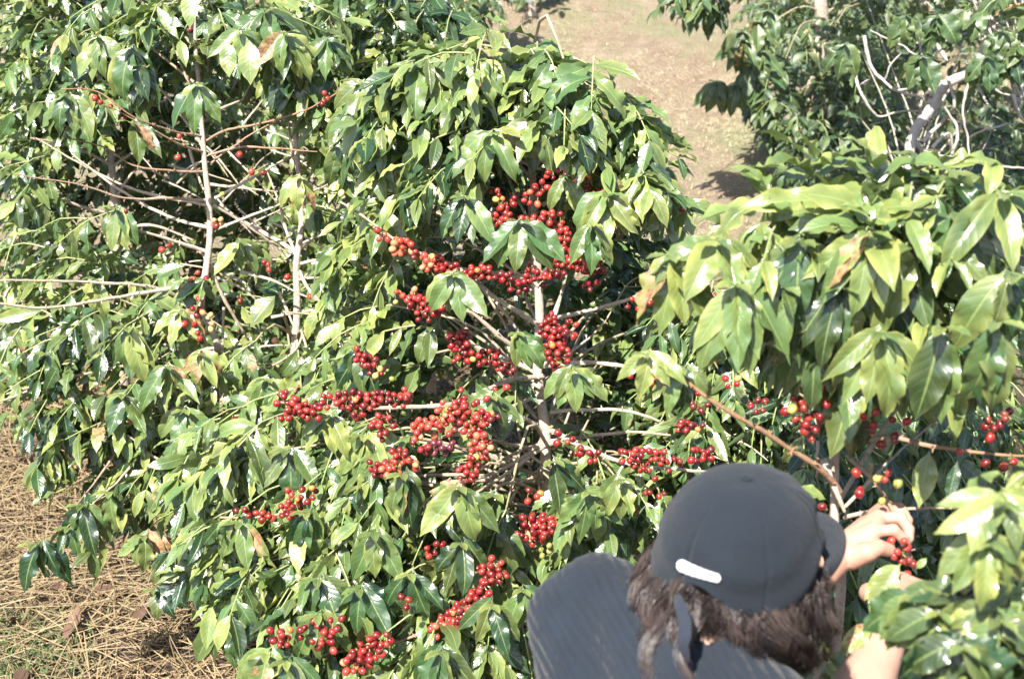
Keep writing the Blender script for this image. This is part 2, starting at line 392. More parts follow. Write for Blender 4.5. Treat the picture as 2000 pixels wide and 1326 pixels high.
def cherries(parent, centre, n, axis=(1, 0, 0), half=.022, tone='red', name='cherry_cluster', rad=.0067):
    """n coffee cherries packed round a piece of stem, with short stalks"""
    axis = nrm(axis); a = nrm(np.cross(axis, [.2, .3, 1])); b = np.cross(axis, a); pts = []
    tries = 0
    while len(pts) < n and tries < 4000:
        tries += 1
        t = random.uniform(-half, half); th = random.uniform(0, 6.28); rr = rad * random.uniform(1.15, 1.9 + n / 14 * (tries / 900 + .3))
        p = axis * t + (a * math.cos(th) + b * math.sin(th)) * rr + np.array([0, 0, -.25 * rr])
        if all(np.linalg.norm(p - q) > rad * 1.78 for q in pts): pts.append(p)
    pal = {'red': [(.28, .015, .019), (.20, .010, .015), (.36, .036, .032), (.14, .007, .013)],
           'pale': [(.50, .06, .045), (.56, .15, .08), (.42, .03, .03), (.62, .27, .13), (.46, .045, .035)],
           'dark': [(.22, .008, .016), (.12, .01, .02), (.34, .012, .02)],
           'cream': [(.80, .50, .22), (.70, .55, .25), (.75, .35, .15)], 'green': [(.30, .36, .08), (.45, .46, .14)],
           'purple': [(.10, .02, .04), (.14, .03, .06)]}[tone]
    V = []; F = []; T = []; c = 0
    for p in pts:
        r = rad * random.uniform(.76, 1.1); ax = nrm(p + rng.normal(0, .004, 3)); s1 = nrm(np.cross(ax, [.1, 1, .3])); s2 = np.cross(ax, s1)
        W = SPH_V.copy(); dimple = np.where(W[:, 2] > .95, .90, 1.0)
        v = centre + p + (W[:, :1] * s1 + W[:, 1:2] * s2) * r + (W[:, 2:3] * dimple[:, None]) * ax * r * 1.17
        col = np.array(random.choice(pal if random.random() > .045 or tone in ('cream', 'green') else [(.65, .22, .06), (.45, .40, .10), (.13, .02, .03)])) * random.uniform(.70, 1.08)
        tt = np.repeat(col[None], len(v), 0); tt[W[:, 2] > .95] = (.16, .07, .04)
        V.append(v); F.append(SPH_F + c); T.append(tt); c += len(v)
        # stalk: a thin four-sided spike back to the stem
        st = centre + axis * np.dot(p, axis); k = 4; e = centre + p * 1.0
        w_ = .0011; sv_ = np.array([st + s1 * w_, st + s2 * w_, st - s1 * w_, st - s2 * w_, e + s1 * w_, e + s2 * w_, e - s1 * w_, e - s2 * w_])
        sf = []
        for q in range(4): q2 = (q + 1) % 4; sf += [[q, q2, 4 + q2], [q, 4 + q2, 4 + q]]
        V.append(sv_); F.append(np.array(sf) + c); T.append(np.repeat([(.28, .26, .10)], 8, 0)); c += 8
    if not V: return
    return mesh_from(name, np.concatenate(V), np.concatenate(F), M['cherry'], parent, np.concatenate(T))

class Plant:
    def __init__(s, base, label, cat='coffee tree', group='coffee trees on the slope', name='coffee_tree', leafmat='leaf', bark='bark'):
        s.root = empty(name, base, label, cat, group); s.base = np.array(base, float); s.lv = Leaves(); s.tw = Tubes()
        bpy.context.view_layer.update(); s.leafmat = M[leafmat]; s.bark = M[bark]; s.trunk_pts = None; s.res = (10, 4)
    def trunk(s, pts, r0, r1, name='trunk', wob=.0015):
        t = Tubes(); q = t.tube(pts, r0, r1, seg=.03, sides=10, wob=wob, tint=(.0, 0, 0), tint1=(.35, 0, 0), jit=.05)
        # branch scars and knots along the trunk
        for k in range(3, len(q) - 2, 3):
            a = random.uniform(0, 6.28); rr = r0 + (r1 - r0) * k / len(q)
            p = q[k] + np.array([math.cos(a), math.sin(a), 0]) * rr * .7
            t.tube([p, p + np.array([math.cos(a) * .7, math.sin(a) * .7, .4]) * rr * 1.3], rr * .45, rr * .2, seg=.01, sides=6)
        t.build(name, s.bark, s.root)
        if s.trunk_pts is None: s.trunk_pts = q
        else: s.trunk_pts = np.concatenate([s.trunk_pts, q])
    def branch(s, pix, r0, r1=None, d=None, young=0., stubs=True, name='branch', wob=.0012):
        """pix: list of (px, py, depth)"""
        pts = [P(*p) for p in pix]; r1 = r1 or r0 * .4
        t = Tubes(); q = t.tube(pts, r0, r1, seg=.014, sides=7, wob=wob, tint=(young, 0, 0), tint1=(min(1, young + .45), .1, 0), jit=.10)
        if stubs:
            step = 3
            for k in range(2, len(q) - 1, step):
                rr = r0 + (r1 - r0) * k / len(q)
                for _ in range(random.choice((1, 2, 3, 3))):
                    v = nrm(rng.normal(0, 1, 3)); v = nrm(v - np.dot(v, nrm(q[k + 1] - q[k])) * nrm(q[k + 1] - q[k]))
                    e = q[k] + v * (rr + random.uniform(.002, .007))
                    t.tube([q[k], e], rr * .75, .0009, seg=.02, sides=4, tint=(min(1, young + .3), .05, 0))
        t.build(name, s.bark, s.root); return q
    def axis_dir(s, p):
        k = int(np.argmin(np.abs(s.trunk_pts[:, 2] - p[2]))); v = p - s.trunk_pts[k]; v = v.copy(); v[2] = 0
        return nrm(v + 1e-6), s.trunk_pts[k]
    def fill(s, poly, depth, spacing, leaf=.13, tint='mid', hang=.5, jit=.10, brown=.012, link=.3, nodes=(3, 5), cam_bias=.5, wmul=1., keep=None, slen=(.12, .2), upw=0.):
        spacing *= .94
        xs = [p[0] for p in poly]; ys = [p[1] for p in poly]
        y = min(ys); row = 0
        while y < max(ys):
            x = min(xs) + (row % 2) * spacing / 2
            while x < max(xs):
                jx = x + random.uniform(-.45, .45) * spacing; jy = y + random.uniform(-.45, .45) * spacing
                if inside(poly, jx, jy) and (keep is None or keep(jx, jy)):
                    dd = depth(jx, jy) if callable(depth) else depth
                    p = P(jx, jy, dd + random.uniform(-jit, jit))
                    if p[2] > .12 + float(gz(p[0], p[1])):
                        out, tp = s.axis_dir(p)
                        d = nrm(out * .8 + np.array([0, -1, 0]) * cam_bias + rng.normal(0, .35, 3) * np.array([1, 1, .4]) + ZUP * upw)
                        L = random.uniform(*slen)
                        kind = tint if isinstance(tint, str) else random.choice(tint)
                        spray(s.lv, s.tw, p - d * L * .7, d, L, random.randint(*nodes), leaf * random.uniform(.74, 1.06), kind, hang * random.uniform(.5, 1.4), brown, wmul)
                        if random.random() < link:
                            b0 = p - d * L * .7; st = tp + np.array([0, 0, random.uniform(-.25, .1)])
                            st[2] = max(st[2], float(gz(st[0], st[1])) + .1)
                            mid = (b0 + st) / 2 + np.array([0, 0, random.uniform(.0, .10)]) + rng.normal(0, .03, 3)
                            s.tw.tube([st, mid, b0], .0045, .0022, seg=.05, sides=5, wob=.002, tint=(.2, 0, 0), tint1=(.6, .3, 0))
                x += spacing
            y += spacing * .85; row += 1
    def cluster(s, px, py, d, n=6, leaf=.13, tint='mid', hang=.9, toward=None, brown=.012, wmul=1., fan=None):
        """a drooping shoot tip seen at (px, py): n leaves fanned round it, as its own part"""
        lv = Leaves(); tw = Tubes(); p = P(px, py, d); out, tp = s.axis_dir(p)
        o = nrm(out * .6 + np.array([0, -.8, 0]) if toward is None else toward)
        tw.tube([p - o * .14 + np.array([0, 0, .0]), p - o * .06 + ZUP * .006, p], .003, .002, seg=.03, sides=6, tint=(.2, .4, 0), tint1=(0, 1, 0))
        rt = nrm(np.cross(o, ZUP)); lo, hi = fan if fan else (-80, 80)
        for k in range(n):
            a = R(lo + (hi - lo) * (k + .5) / n + random.gauss(0, 7))     # 0 = straight down the twig, +/- to the sides
            f = nrm(o * math.cos(a) * .55 + rt * math.sin(a) * 1.0 + np.array([0, 0, -1]) * hang * random.uniform(.75, 1.2) + rng.normal(0, .06, 3))
            L = leaf * random.uniform(.82, 1.1)
            b0 = p - o * random.uniform(0, .03)
            lv.add(b0, f, orth_n(f, random.gauss(0, .2), nrm(ZUP * .8 - FW * .6 + o * .2)), L, L * random.uniform(.29, .39) * wmul, random.uniform(.1, 1.0), random.uniform(.05, .45), random.uniform(.07, .2), leaf_tint(tint, brown), random.gauss(0, .45))
        for k in range(2):
            f = nrm(o + rt * (.5 - k) + ZUP * .3); L = leaf * .4
            lv.add(p, f, orth_n(f), L, L * .34, .3, .3, .05, leaf_tint('lime', 0))
        me = lv.build('leaf_cluster', s.leafmat, s.root, 14, 6)
        t = tw.build('shoot', s.bark, me)
        t.matrix_parent_inverse = s.root.matrix_basis.inverted()
        return me
    def whorl(s, px, py, d, leaf, n):
        """an upright shoot tip: young leaves in crossed pairs round a rising stem"""
        lv = Leaves(); tw = Tubes(); p = P(px, py, d); o = nrm(ZUP + rng.normal(0, .12, 3))
        tw.tube([p - o * .12, p - o * .05, p + o * .012], .0035, .0022, seg=.02, sides=6, tint=(.2, .5, 0), tint1=(0, 1, 0))
        a1 = nrm(np.cross(o, [.3, 1, .1])); a2 = np.cross(o, a1); a0 = random.random() * 3
        for k in range(n):
            lvl = k // 2; a = a0 + lvl * math.pi / 2 + (k % 2) * math.pi + random.gauss(0, .2); rise = (.15, .55, 1.0, 1.6)[min(3, lvl)]
            f = nrm((a1 * math.cos(a) + a2 * math.sin(a)) + o * rise * random.uniform(.8, 1.2)); L = leaf * (1.15, 1.0, .8, .55)[min(3, lvl)] * random.uniform(.9, 1.1)
            nn = nrm(o - np.dot(o, f) * f) if lvl < 3 else orth_n(f)
            lv.add(p + o * (-.03 + .012 * lvl), f, nn, L, L * random.uniform(.32, .38), random.uniform(.5, 1.3), random.uniform(.15, .5), random.uniform(.08, .2), leaf_tint('lime', 0), random.gauss(0, .35))
        me = lv.build('leaf_cluster', s.leafmat, s.root, 14, 6); t = tw.build('shoot', s.bark, me); t.matrix_parent_inverse = s.root.matrix_basis.inverted()
    def leafat(s, px, py, d, ex, ey, tint='mid', width=.40, de=0., brown=0., curl=.3, roll=0., b=0.):
        """one leaf whose stalk end is at (px, py) and tip near (ex, ey)"""
        a = P(px, py, d); e = P(ex, ey, d + de); f = e - a; L = np.linalg.norm(f) * 1.04; f = nrm(f)
        nn = orth_n(f, roll, nrm(ZUP * .75 - FW * .65)); ff = nrm(f + nn * curl * .45)
        t = leaf_tint(tint, 0); t = (t[0], t[1], b)
        s.lv.add(a, ff, nn, L, L * width, curl, random.uniform(.05, .3), random.uniform(.05, .12), t, random.gauss(0, .15))
    def done(s):
        if s.lv.L: s.lv.build('foliage', s.leafmat, s.root, *s.res)
        if s.tw.V: s.tw.build('twigs', s.bark, s.root)

def gbase(px, py, d):                       # ground point straight below a trunk point
    p = P(px, py, d); return (p[0], p[1], float(gz(p[0], p[1])))

exec_order = []
# ---- centre tree: the one loaded with ripe cherries
def centre_tree():
    b = gbase(1062, 700, 3.1)
    t = Plant(b, 'bushy coffee tree in the centre loaded with dense clusters of ripe red cherries')
    D = 3.08
    t.trunk([np.array(b) - [0, 0, .05], P(1045, 1300, 3.15), P(1052, 1120, 3.14), P(1066, 980, D), P(1070, 900, D), P(1068, 830, D), P(1054, 720, D), P(1060, 620, D), P(1057, 540, D), P(1050, 400, 3.1), P(1045, 250, 3.12), P(1050, 130, 3.15)], .020, .006)
    br = lambda pts, r, **k: t.branch([(x, y, D + z) for x, y, z in pts], r, **k)
    br([(1048, 632, 0), (990, 600, -.06), (935, 560, -.1), (880, 520, -.12), (800, 490, -.14), (730, 445, -.12), (665, 395, -.1)], .0062)
    br([(1045, 705, 0), (980, 660, -.06), (920, 610, -.1), (860, 600, -.12), (790, 585, -.1)], .0065)
    br([(1080, 622, 0), (1150, 606, -.04), (1230, 583, -.1), (1300, 560, -.15), (1390, 565, -.15)], .0058)
    br([(1082, 618, .02), (1095, 580, .04), (1107, 535, .08)], .0055)
    br([(1060, 530, 0), (1100, 505, -.05), (1170, 480, -.1)], .0045)
    br([(1045, 555, 0), (1000, 540, -.07), (930, 525, -.1), (850, 520, -.13)], .005)
    br([(1060, 715, 0), (1150, 708, -.03), (1230, 716, -.05), (1330, 728, -.05), (1400, 760, 0)], .006)
    br([(1060, 735, 0), (985, 745, -.08), (930, 770, -.12), (860, 790, -.15), (700, 795, -.2), (545, 785, -.25)], .0068, young=.1)
    br([(1035, 720, 0), (960, 690, 0), (900, 665, .02), (870, 655, .03)], .0058)
    br([(1075, 805, 0), (1140, 800, -.03), (1230, 800, -.06), (1320, 835, -.05), (1420, 890, -.02)], .0048)
    br([(1060, 845, 0), (1030, 820, -.05), (1000, 808, -.07), (930, 800, -.1)], .0058)
    br([(1075, 862, 0), (1150, 852, -.05), (1230, 845, -.08), (1310, 850, -.1)], .005)
    br([(1058, 870, 0), (1000, 905, -.06), (940, 930, -.15), (895, 945, -.2)], .006)
    br([(1400, 922, -.3), (1310, 912, -.25), (1230, 905, -.22), (1130, 870, -.1), (1075, 840, 0)][::-1], .0062)
    br([(1060, 960, 0), (1035, 1010, -.1), (1025, 1100, -.2), (1018, 1180, -.25), (990, 1245, -.3)], .005, young=.2)
    br([(1060, 1000, 0), (1000, 1080, -.15), (950, 1130, -.22), (870, 1210, -.3), (780, 1250, -.35), (690, 1295, -.4)], .0055, young=.3)
    br([(1055, 1060, 0), (900, 1150, -.1), (760, 1180, -.2), (640, 1185, -.3), (560, 1235, -.35), (510, 1250, -.35)], .0055, young=.3)
    br([(1060, 940, 0), (900, 940, -.1), (760, 960, -.15), (620, 985, -.22), (520, 1000, -.25), (430, 1010, -.25)], .0055, young=.2)
    br([(1060, 880, 0), (960, 860, -.1), (880, 850, -.15), (800, 880, -.2), (730, 925, -.22)], .0045, young=.3)
    br([(1068, 900, 0), (1105, 960, .0), (1100, 1010, 0), (1080, 1060, 0)], .004)
    br([(1060, 400, 0), (1130, 360, -.05), (1210, 280, -.08), (1290, 230, -.08)], .005, young=.4)
    br([(1055, 330, 0), (985, 300, -.05), (905, 250, -.12), (880, 210, -.15), (800, 130, -.1)], .005, young=.1)
    br([(1220, 905, -.2), (1180, 960, -.2), (1120, 1010, -.2)], .003)
    br([(1100, 700, 0), (1170, 640, .05), (1220, 560, .08), (1250, 540, .1)], .003)
    # crown
    dn = lambda x, y: 3.12 - .22 * math.cos((x - 1040) / 420 * 1.4) + .0003 * abs(y - 330)
    t.fill([(700, 210), (770, 120), (880, 80), (990, 75), (1100, 110), (1190, 180), (1270, 235), (1305, 270), (1295, 330), (1280, 400), (1250, 400), (1210, 330), (1130, 270), (1040, 260), (960, 300), (880, 340), (760, 360), (700, 300)],
           dn, 46, .125, ('mid', 'pale', 'dark', 'lime'), .45, nodes=(3, 5), link=.25)
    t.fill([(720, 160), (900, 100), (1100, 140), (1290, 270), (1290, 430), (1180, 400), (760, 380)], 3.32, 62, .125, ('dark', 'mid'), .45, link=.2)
    t.fill([(1180, 280), (1300, 300), (1290, 410), (1240, 460), (1190, 420)], 3.05, 58, .12, ('mid', 'pale', 'lime'), .5)
    t.fill([(640, 380), (740, 360), (830, 430), (740, 440), (720, 560), (760, 640), (760, 740), (660, 760), (600, 700), (640, 560)], 3.1, 60, .115, ('mid', 'pale', 'lime'), .6)
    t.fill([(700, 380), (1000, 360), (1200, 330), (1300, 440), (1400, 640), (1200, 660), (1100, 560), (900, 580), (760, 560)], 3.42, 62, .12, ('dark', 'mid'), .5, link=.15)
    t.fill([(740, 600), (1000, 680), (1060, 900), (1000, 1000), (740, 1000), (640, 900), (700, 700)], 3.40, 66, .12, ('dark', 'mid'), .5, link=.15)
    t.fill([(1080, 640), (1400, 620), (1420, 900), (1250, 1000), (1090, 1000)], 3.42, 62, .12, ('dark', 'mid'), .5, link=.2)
    # skirt
    dl = lambda x, y: 2.98 - .00055 * (y - 760) + .00012 * abs(x - 800)
    t.fill([(340, 820), (470, 770), (560, 800), (640, 830), (760, 840), (790, 900), (720, 960), (640, 930), (560, 1010), (480, 1020), (460, 1120), (380, 1100), (340, 960)],
           dl, 52, .115, ('pale', 'lime', 'mid'), .75, link=.2)
    t.fill([(480, 1020), (700, 960), (860, 1000), (1020, 1010), (1030, 1140), (900, 1130), (840, 1190), (700, 1230), (580, 1190), (490, 1190), (410, 1110), (400, 1040)],
           dl, 54, .125, ('mid', 'pale', 'dark', 'lime'), .75, link=.2)
    t.fill([(560, 1260), (700, 1210), (850, 1190), (1040, 1160), (1060, 1330), (540, 1345)], dl, 62, .125, ('mid', 'dark', 'pale'), .7, link=.2)
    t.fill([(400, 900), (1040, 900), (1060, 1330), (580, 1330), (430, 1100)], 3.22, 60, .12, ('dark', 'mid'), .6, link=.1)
    t.fill([(1080, 890), (1180, 870), (1300, 930), (1330, 960), (1270, 1040), (1180, 1080), (1080, 1080), (1100, 980)], 2.86, 58, .115, ('pale', 'mid', 'lime'), .8)
    t.fill([(1040, 880), (1300, 900), (1260, 1100), (1060, 1100)], 3.15, 60, .12, ('dark', 'mid'), .5)
    t.fill([(1000, 1080), (1100, 1080), (1060, 1330), (980, 1330)], 3.0, 66, .11, ('mid', 'pale'), .6)
    t.fill([(880, 740), (1010, 740), (1020, 800), (900, 830)], 2.94, 64, .10, 'mid', .6)
    C = t.cluster
    C(1015, 432, 2.72, 6, .125, 'mid', 1.0, fan=(-70, 55), toward=(-.1, -1, .1), wmul=1.12)
    C(885, 535, 2.78, 6, .105, 'pale', 1.0, fan=(-60, 60))
    C(905, 385, 2.86, 6, .11, 'mid', .8, fan=(-75, 40))
    C(1050, 240, 2.9, 6, .13, 'mid', .6)
    C(960, 260, 2.88, 5, .13, 'pale', .6, brown=.2)
    C(1105, 345, 2.9, 4, .10, 'mid', 1.1, fan=(-40, 40))
    C(1190, 380, 2.84, 6, .125, 'pale', .8, brown=.12)
    C(1155, 440, 2.82, 5, .10, 'mid', 1.2, fan=(-60, 60))
    C(1250, 340, 2.9, 6, .12, 'pale', .5)
    C(1120, 722, 2.82, 7, .100, 'pale', .95, fan=(-95, 80), toward=(.1, -1, .05))
    C(1010, 650, 2.86, 4, .095, 'mid', .8, fan=(-80, 20))
    C(895, 950, 2.62, 8, .125, 'pale', 1.0, fan=(-75, 80), wmul=1.05)
    C(965, 965, 2.72, 4, .13, 'dark', .9, fan=(0, 70))
    C(785, 925, 2.70, 4, .115, 'mid', 1.6, fan=(-50, 40), brown=.1)
    C(960, 775, 2.80, 6, .085, 'mid', .8, brown=0)
    C(705, 680, 2.92, 5, .115, 'dark', 1.2, fan=(-45, 35))
    C(840, 640, 2.95, 4, .095, 'mid', 1.3, fan=(-30, 30))
    C(710, 850, 2.8, 6, .11, 'pale', .8); C(640, 810, 2.82, 6, .10, 'yellow', .9); C(560, 880, 2.85, 7, .11, 'mid', .8)
    C(470, 900, 2.9, 6, .10, 'pale', .8); C(600, 1000, 2.75, 5, .11, 'mid', 1.4, fan=(-30, 60)); C(470, 1020, 2.8, 5, .11, 'pale', .9, brown=.3)
    C(730, 1040, 2.68, 5, .12, 'mid', 1.1); C(480, 1110, 2.8, 5, .12, 'mid', 1.1); C(620, 1130, 2.7, 6, .12, 'mid', 1.0)
    C(700, 1150, 2.66, 5, .11, 'mid', .9); C(800, 1120, 2.64, 5, .11, 'dark', 1.0); C(900, 1060, 2.66, 4, .10, 'dark', 1.1)
    C(620, 1200, 2.62, 5, .12, 'mid', 1.2); C(420, 1215, 2.9, 5, .12, 'mid', 1.1); C(520, 1275, 2.62, 5, .12, 'pale', 1.0)
    C(860, 1270, 2.5, 5, .12, 'mid', 1.0); C(960, 1180, 2.6, 4, .11, 'mid', 1.0); C(560, 1290, 2.6, 5, .11, 'dark', 1.0); C(1020, 1150, 2.7, 5, .10, 'pale', .9)
    C(1150, 960, 2.7, 7, .105, 'pale', 1.1); C(1215, 935, 2.68, 5, .10, 'lime', 1.2, fan=(-50, 60)); C(1080, 900, 2.8, 4, .12, 'dark', 1.0, fan=(-90, 0))
    C(700, 160, 3.0, 6, .12, 'mid', .7); C(820, 130, 2.95, 6, .13, 'mid', .5); C(760, 250, 2.98, 6, .12, 'pale', .6); C(1250, 230, 2.98, 6, .12, 'pale', .5)
    C(655, 280, 3.1, 3, .11, 'mid', 1.6, fan=(-20, 20)); C(740, 420, 3.0, 6, .10, 'pale', .6); C(1340, 400, 3.0, 5, .11, 'lime', .3)
    # cherries on their branches
    Cc = lambda x, y, n, tone='red', ax=(1, 0, 0), h=.021, z=-.16: cherries(t.root, P(x, y, D + z), n, ax, h, tone)
    for a in [(1085, 338, 9), (1060, 365, 8), (1042, 385, 8, 'pale'), (985, 395, 9), (975, 425, 16), (1000, 435, 12), (1045, 435, 16, 'red'), (1080, 425, 12), (1090, 460, 20), (1135, 352, 7), (1160, 378, 8, 'red'),
              (1105, 490, 20, 'red'), (1085, 525, 12), (1130, 515, 16), (1165, 520, 10, 'dark'), (1045, 545, 7), (1155, 555, 5, 'dark'),
              (755, 458, 5, 'pale'), (785, 478, 16, 'pale'), (805, 497, 7, 'pale'), (845, 510, 18, 'pale'), (870, 525, 20), (905, 535, 14, 'red'), (940, 530, 16), (985, 540, 10, 'dark'), (1015, 555, 8, 'dark'), (1040, 520, 6),
              (790, 575, 8, 'pale'), (815, 590, 14), (850, 598, 16, 'dark'), (830, 612, 7), (895, 660, 22, 'dark'), (905, 690, 14, 'dark'), (955, 695, 18, 'dark'), (985, 715, 10, 'dark'),
              (970, 372, 3), (895, 398, 5), (1315, 410, 2)]:
        Cc(*a)
    for a in [(1072, 632, 18), (1088, 655, 22, 'red'), (1082, 685, 22), (1100, 700, 10), (1115, 640, 6)]: Cc(*a, ax=(.2, 0, 1), z=-.22)
    for a in [(715, 700, 10), (732, 722, 9), (700, 690, 5, 'dark'), (745, 735, 3, 'green')]: Cc(*a[:3], *(a[3:] or ('red',)), ax=(.7, 0, -.7), z=-.2)
    for a in [(560, 775, 8), (580, 795, 16, 'red'), (605, 800, 14, 'red'), (570, 815, 5), (650, 780, 8), (680, 775, 14), (715, 778, 20), (745, 775, 12, 'dark'), (690, 800, 8), (780, 780, 7), (795, 770, 4, 'red')]:
        Cc(*a, z=-.3)
    for a in [(745, 818, 8), (750, 835, 7), (820, 835, 14, 'pale'), (848, 830, 8, 'pale'), (862, 805, 8, 'pale'), (890, 800, 9), (880, 830, 8), (900, 775, 5), (925, 805, 10), (925, 830, 14, 'red'), (935, 858, 12, 'pale'), (940, 880, 14, 'pale'),
              (920, 905, 14), (915, 925, 8), (970, 765, 3), (960, 815, 6, 'dark')]: Cc(*a, ax=(.5, 0, .7), z=-.34)
    for a in [(740, 910, 12), (760, 912, 12, 'pale'), (785, 888, 9), (800, 900, 6, 'pale'), (865, 872, 8, 'purple'), (825, 872, 5, 'dark')]: Cc(*a, z=-.35)
    for a in [(575, 965, 7), (580, 990, 10), (548, 998, 6), (525, 1000, 4), (495, 1005, 4), (460, 1000, 2), (600, 960, 4)]: Cc(*a, z=-.3)
    for a in [(955, 1105, 12), (965, 1125, 10), (940, 1150, 12), (925, 1165, 14), (900, 1190, 14), (880, 1210, 18), (860, 1220, 12, 'pale')]: Cc(*a, ax=(.7, 0, .7), z=-.42)
    for a in [(700, 1280, 12), (725, 1268, 12), (745, 1245, 8), (690, 1300, 8, 'pale'), (635, 1235, 5), (632, 1255, 7), (570, 1240, 5), (550, 1248, 4), (535, 1240, 3), (600, 1215, 3), (805, 1175, 3), (650, 1218, 4)]: Cc(*a, z=-.48)
    for a in [(1045, 965, 4), (1040, 1015, 10), (1060, 1030, 14), (1055, 1048, 8), (1085, 1020, 7), (1030, 1035, 8), (1070, 1070, 5, 'green'), (1010, 1185, 4), (1000, 1230, 5), (990, 1250, 4), (1040, 1230, 3)]: Cc(*a, z=-.28)
    for a in [(1105, 855, 4), (1130, 875, 5), (1160, 890, 4), (845, 1070, 4), (850, 1085, 3, 'pale'), (1235, 885, 10), (1255, 905, 9), (1285, 888, 8), (1310, 890, 6), (1300, 920, 2), (1370, 885, 8, 'dark'), (1345, 830, 5, 'dark'), (1280, 955, 4), (1160, 985, 4), (1230, 990, 3)]: Cc(*a, z=-.3)
    for a in [(1245, 592, 8, 'dark'), (1270, 580, 5), (1320, 570, 6), (1345, 560, 5), (1380, 575, 6), (1290, 740, 6, 'dark')]: Cc(*a, z=-.2)
    t.done(); return t
centre_tree()

# ---- the two thin open trees at the left
def left_tree():
    b = gbase(420, 600, 3.45)
    t = Plant(b, 'thin coffee tree at the left with a pale knotty trunk and long nearly leafless branches')
    D = 3.45
    t.trunk([np.array(b) - [0, 0, .05], P(450, 1150, 3.5), P(448, 950, 3.5), P(440, 780, 3.5), P(425, 660, D), P(396, 600, D), P(402, 540, D), P(412, 470, D), P(412, 400, D), P(405, 330, D), P(399, 250, D), P(392, 160, D), P(383, 70, D), P(380, 0, D)], .017, .0045, wob=.001)
    br = lambda pts, r, **k: t.branch([(x, y, D + z) for x, y, z in pts], r, **k)
    br([(398, 268, 0), (330, 255, -.1), (260, 228, -.18), (190, 180, -.22), (120, 175, -.25)], .0035, young=.6)
    br([(402, 298, 0), (350, 282, -.08), (290, 250, -.14), (205, 205, -.2)], .0035, young=.6)
    br([(403, 335, 0), (330, 335, -.06), (260, 325, -.1), (205, 290, -.14), (130, 270, -.2)], .0035, young=.6)
    br([(408, 392, 0), (330, 385, -.06), (240, 385, -.12), (130, 350, -.2), (30, 340, -.25)], .004, young=.4)
    br([(410, 402, 0), (310, 385, 0), (240, 365, .03), (150, 320, .05), (70, 270, .1)], .0045, young=.15)
    br([(410, 445, 0), (350, 430, 0), (280, 400, 0), (200, 350, .03), (140, 300, .05)], .005)
    br([(405, 492, 0), (340, 470, -.05), (290, 455, -.08), (230, 440, -.1)], .0055)
    br([(370, 292, .1), (385, 340, .08), (405, 385, .02)], .0045, stubs=False)
    br([(404, 275, 0), (440, 255, -.05), (520, 238, -.1), (600, 212, -.12), (690, 160, -.15)], .0035, young=.7)
    br([(408, 303, 0), (470, 288, -.05), (540, 290, -.08), (620, 297, -.1)], .0035, young=.6)
    br([(412, 320, 0), (450, 290, .05), (530, 240, .1), (640, 200, .1)], .003, young=.5)
    br([(420, 388, 0), (480, 355, .0), (560, 310, .05), (610, 292, .08)], .0042)
    br([(425, 447, 0), (500, 418, .0), (580, 385, 0), (640, 350, .05)], .0042)
    br([(415, 400, 0), (470, 430, .05), (530, 470, .1), (575, 500, .12)], .0045, stubs=False)
    br([(440, 290, .1), (500, 350, .12), (545, 400, .15), (570, 440, .18)], .003)
    br([(395, 545, 0), (350, 560, -.1), (220, 582, -.2), (90, 602, -.3), (-20, 592, -.35)], .006)
    br([(380, 600, .1), (300, 562, .0), (150, 553, -.1), (-20, 548, -.2)], .0055)
    br([(300, 640, .1), (205, 690, .0), (60, 758, -.1), (-20, 790, -.15)], .0058)
    br([(420, 680, .05), (240, 715, -.02), (100, 745, -.1), (-20, 780, -.1)], .005)
    br([(400, 500, 0), (440, 590, .05), (480, 660, .1), (510, 710, .1)], .006, stubs=False)
    br([(437, 600, 0), (436, 690, 0), (437, 750, 0)], .004)
    br([(400, 560, 0), (392, 620, -.05), (385, 680, -.08)], .004, young=.5)
    br([(250, 850, 0), (200, 920, -.1), (150, 985, -.2)], .004, young=.3)
    br([(290, 870, 0), (230, 940, -.1), (180, 985, -.2)], .004)
    br([(440, 860, 0), (330, 900, -.1), (250, 850, -.1)], .0045)
    br([(445, 960, 0), (320, 1020, -.1), (300, 1060, -.1)], .004, young=.6)
    br([(445, 1000, 0), (330, 1150, -.1), (280, 1180, -.1)], .003)
    # foliage
    t.fill([(90, 0), (640, 0), (650, 90), (590, 150), (510, 130), (440, 80), (350, 90), (300, 60), (180, 90), (90, 110)], 3.45, 50, .12, ('mid', 'pale', 'mid'), .5, brown=.04)
    t.fill([(60, 60), (650, 60), (640, 170), (560, 170), (440, 130), (300, 130), (150, 170)], 3.6, 78, .12, ('dark', 'mid'), .6)
    t.fill([(0, 420), (150, 400), (240, 470), (330, 540), (300, 640), (140, 660), (0, 680)], 3.75, 56, .115, ('mid', 'mid', 'pale'), .6, link=.1)
    t.fill([(0, 650), (200, 620), (300, 600), (380, 690), (440, 740), (420, 830), (340, 900), (300, 960), (240, 860), (120, 830), (60, 800), (0, 790)], 3.4, 52, .115, ('mid', 'pale', 'dark'), .7, link=.15, brown=.06)
    t.fill([(100, 740), (330, 780), (440, 840), (440, 1000), (350, 1060), (280, 980), (160, 960), (90, 880), (50, 820)], 3.45, 54, .12, ('mid', 'dark', 'dark'), .7, link=.15)
    t.fill([(120, 930), (270, 930), (370, 1030), (370, 1100), (290, 1110), (230, 1040), (120, 1020)], 3.4, 80, .12, ('dark', 'mid'), .9)
    t.fill([(330, 1050), (420, 1050), (430, 1130), (330, 1120)], 3.45, 62, .12, ('dark', 'mid'), .8)
    C = t.cluster
    C(383, 165, 3.2, 7, .115, 'pale', 1.1, fan=(-70, 70)); C(255, 90, 3.25, 6, .13, 'dark', 1.4, fan=(-60, 50)); C(285, 130, 3.28, 4, .12, 'dark', 1.5, fan=(-30, 40))
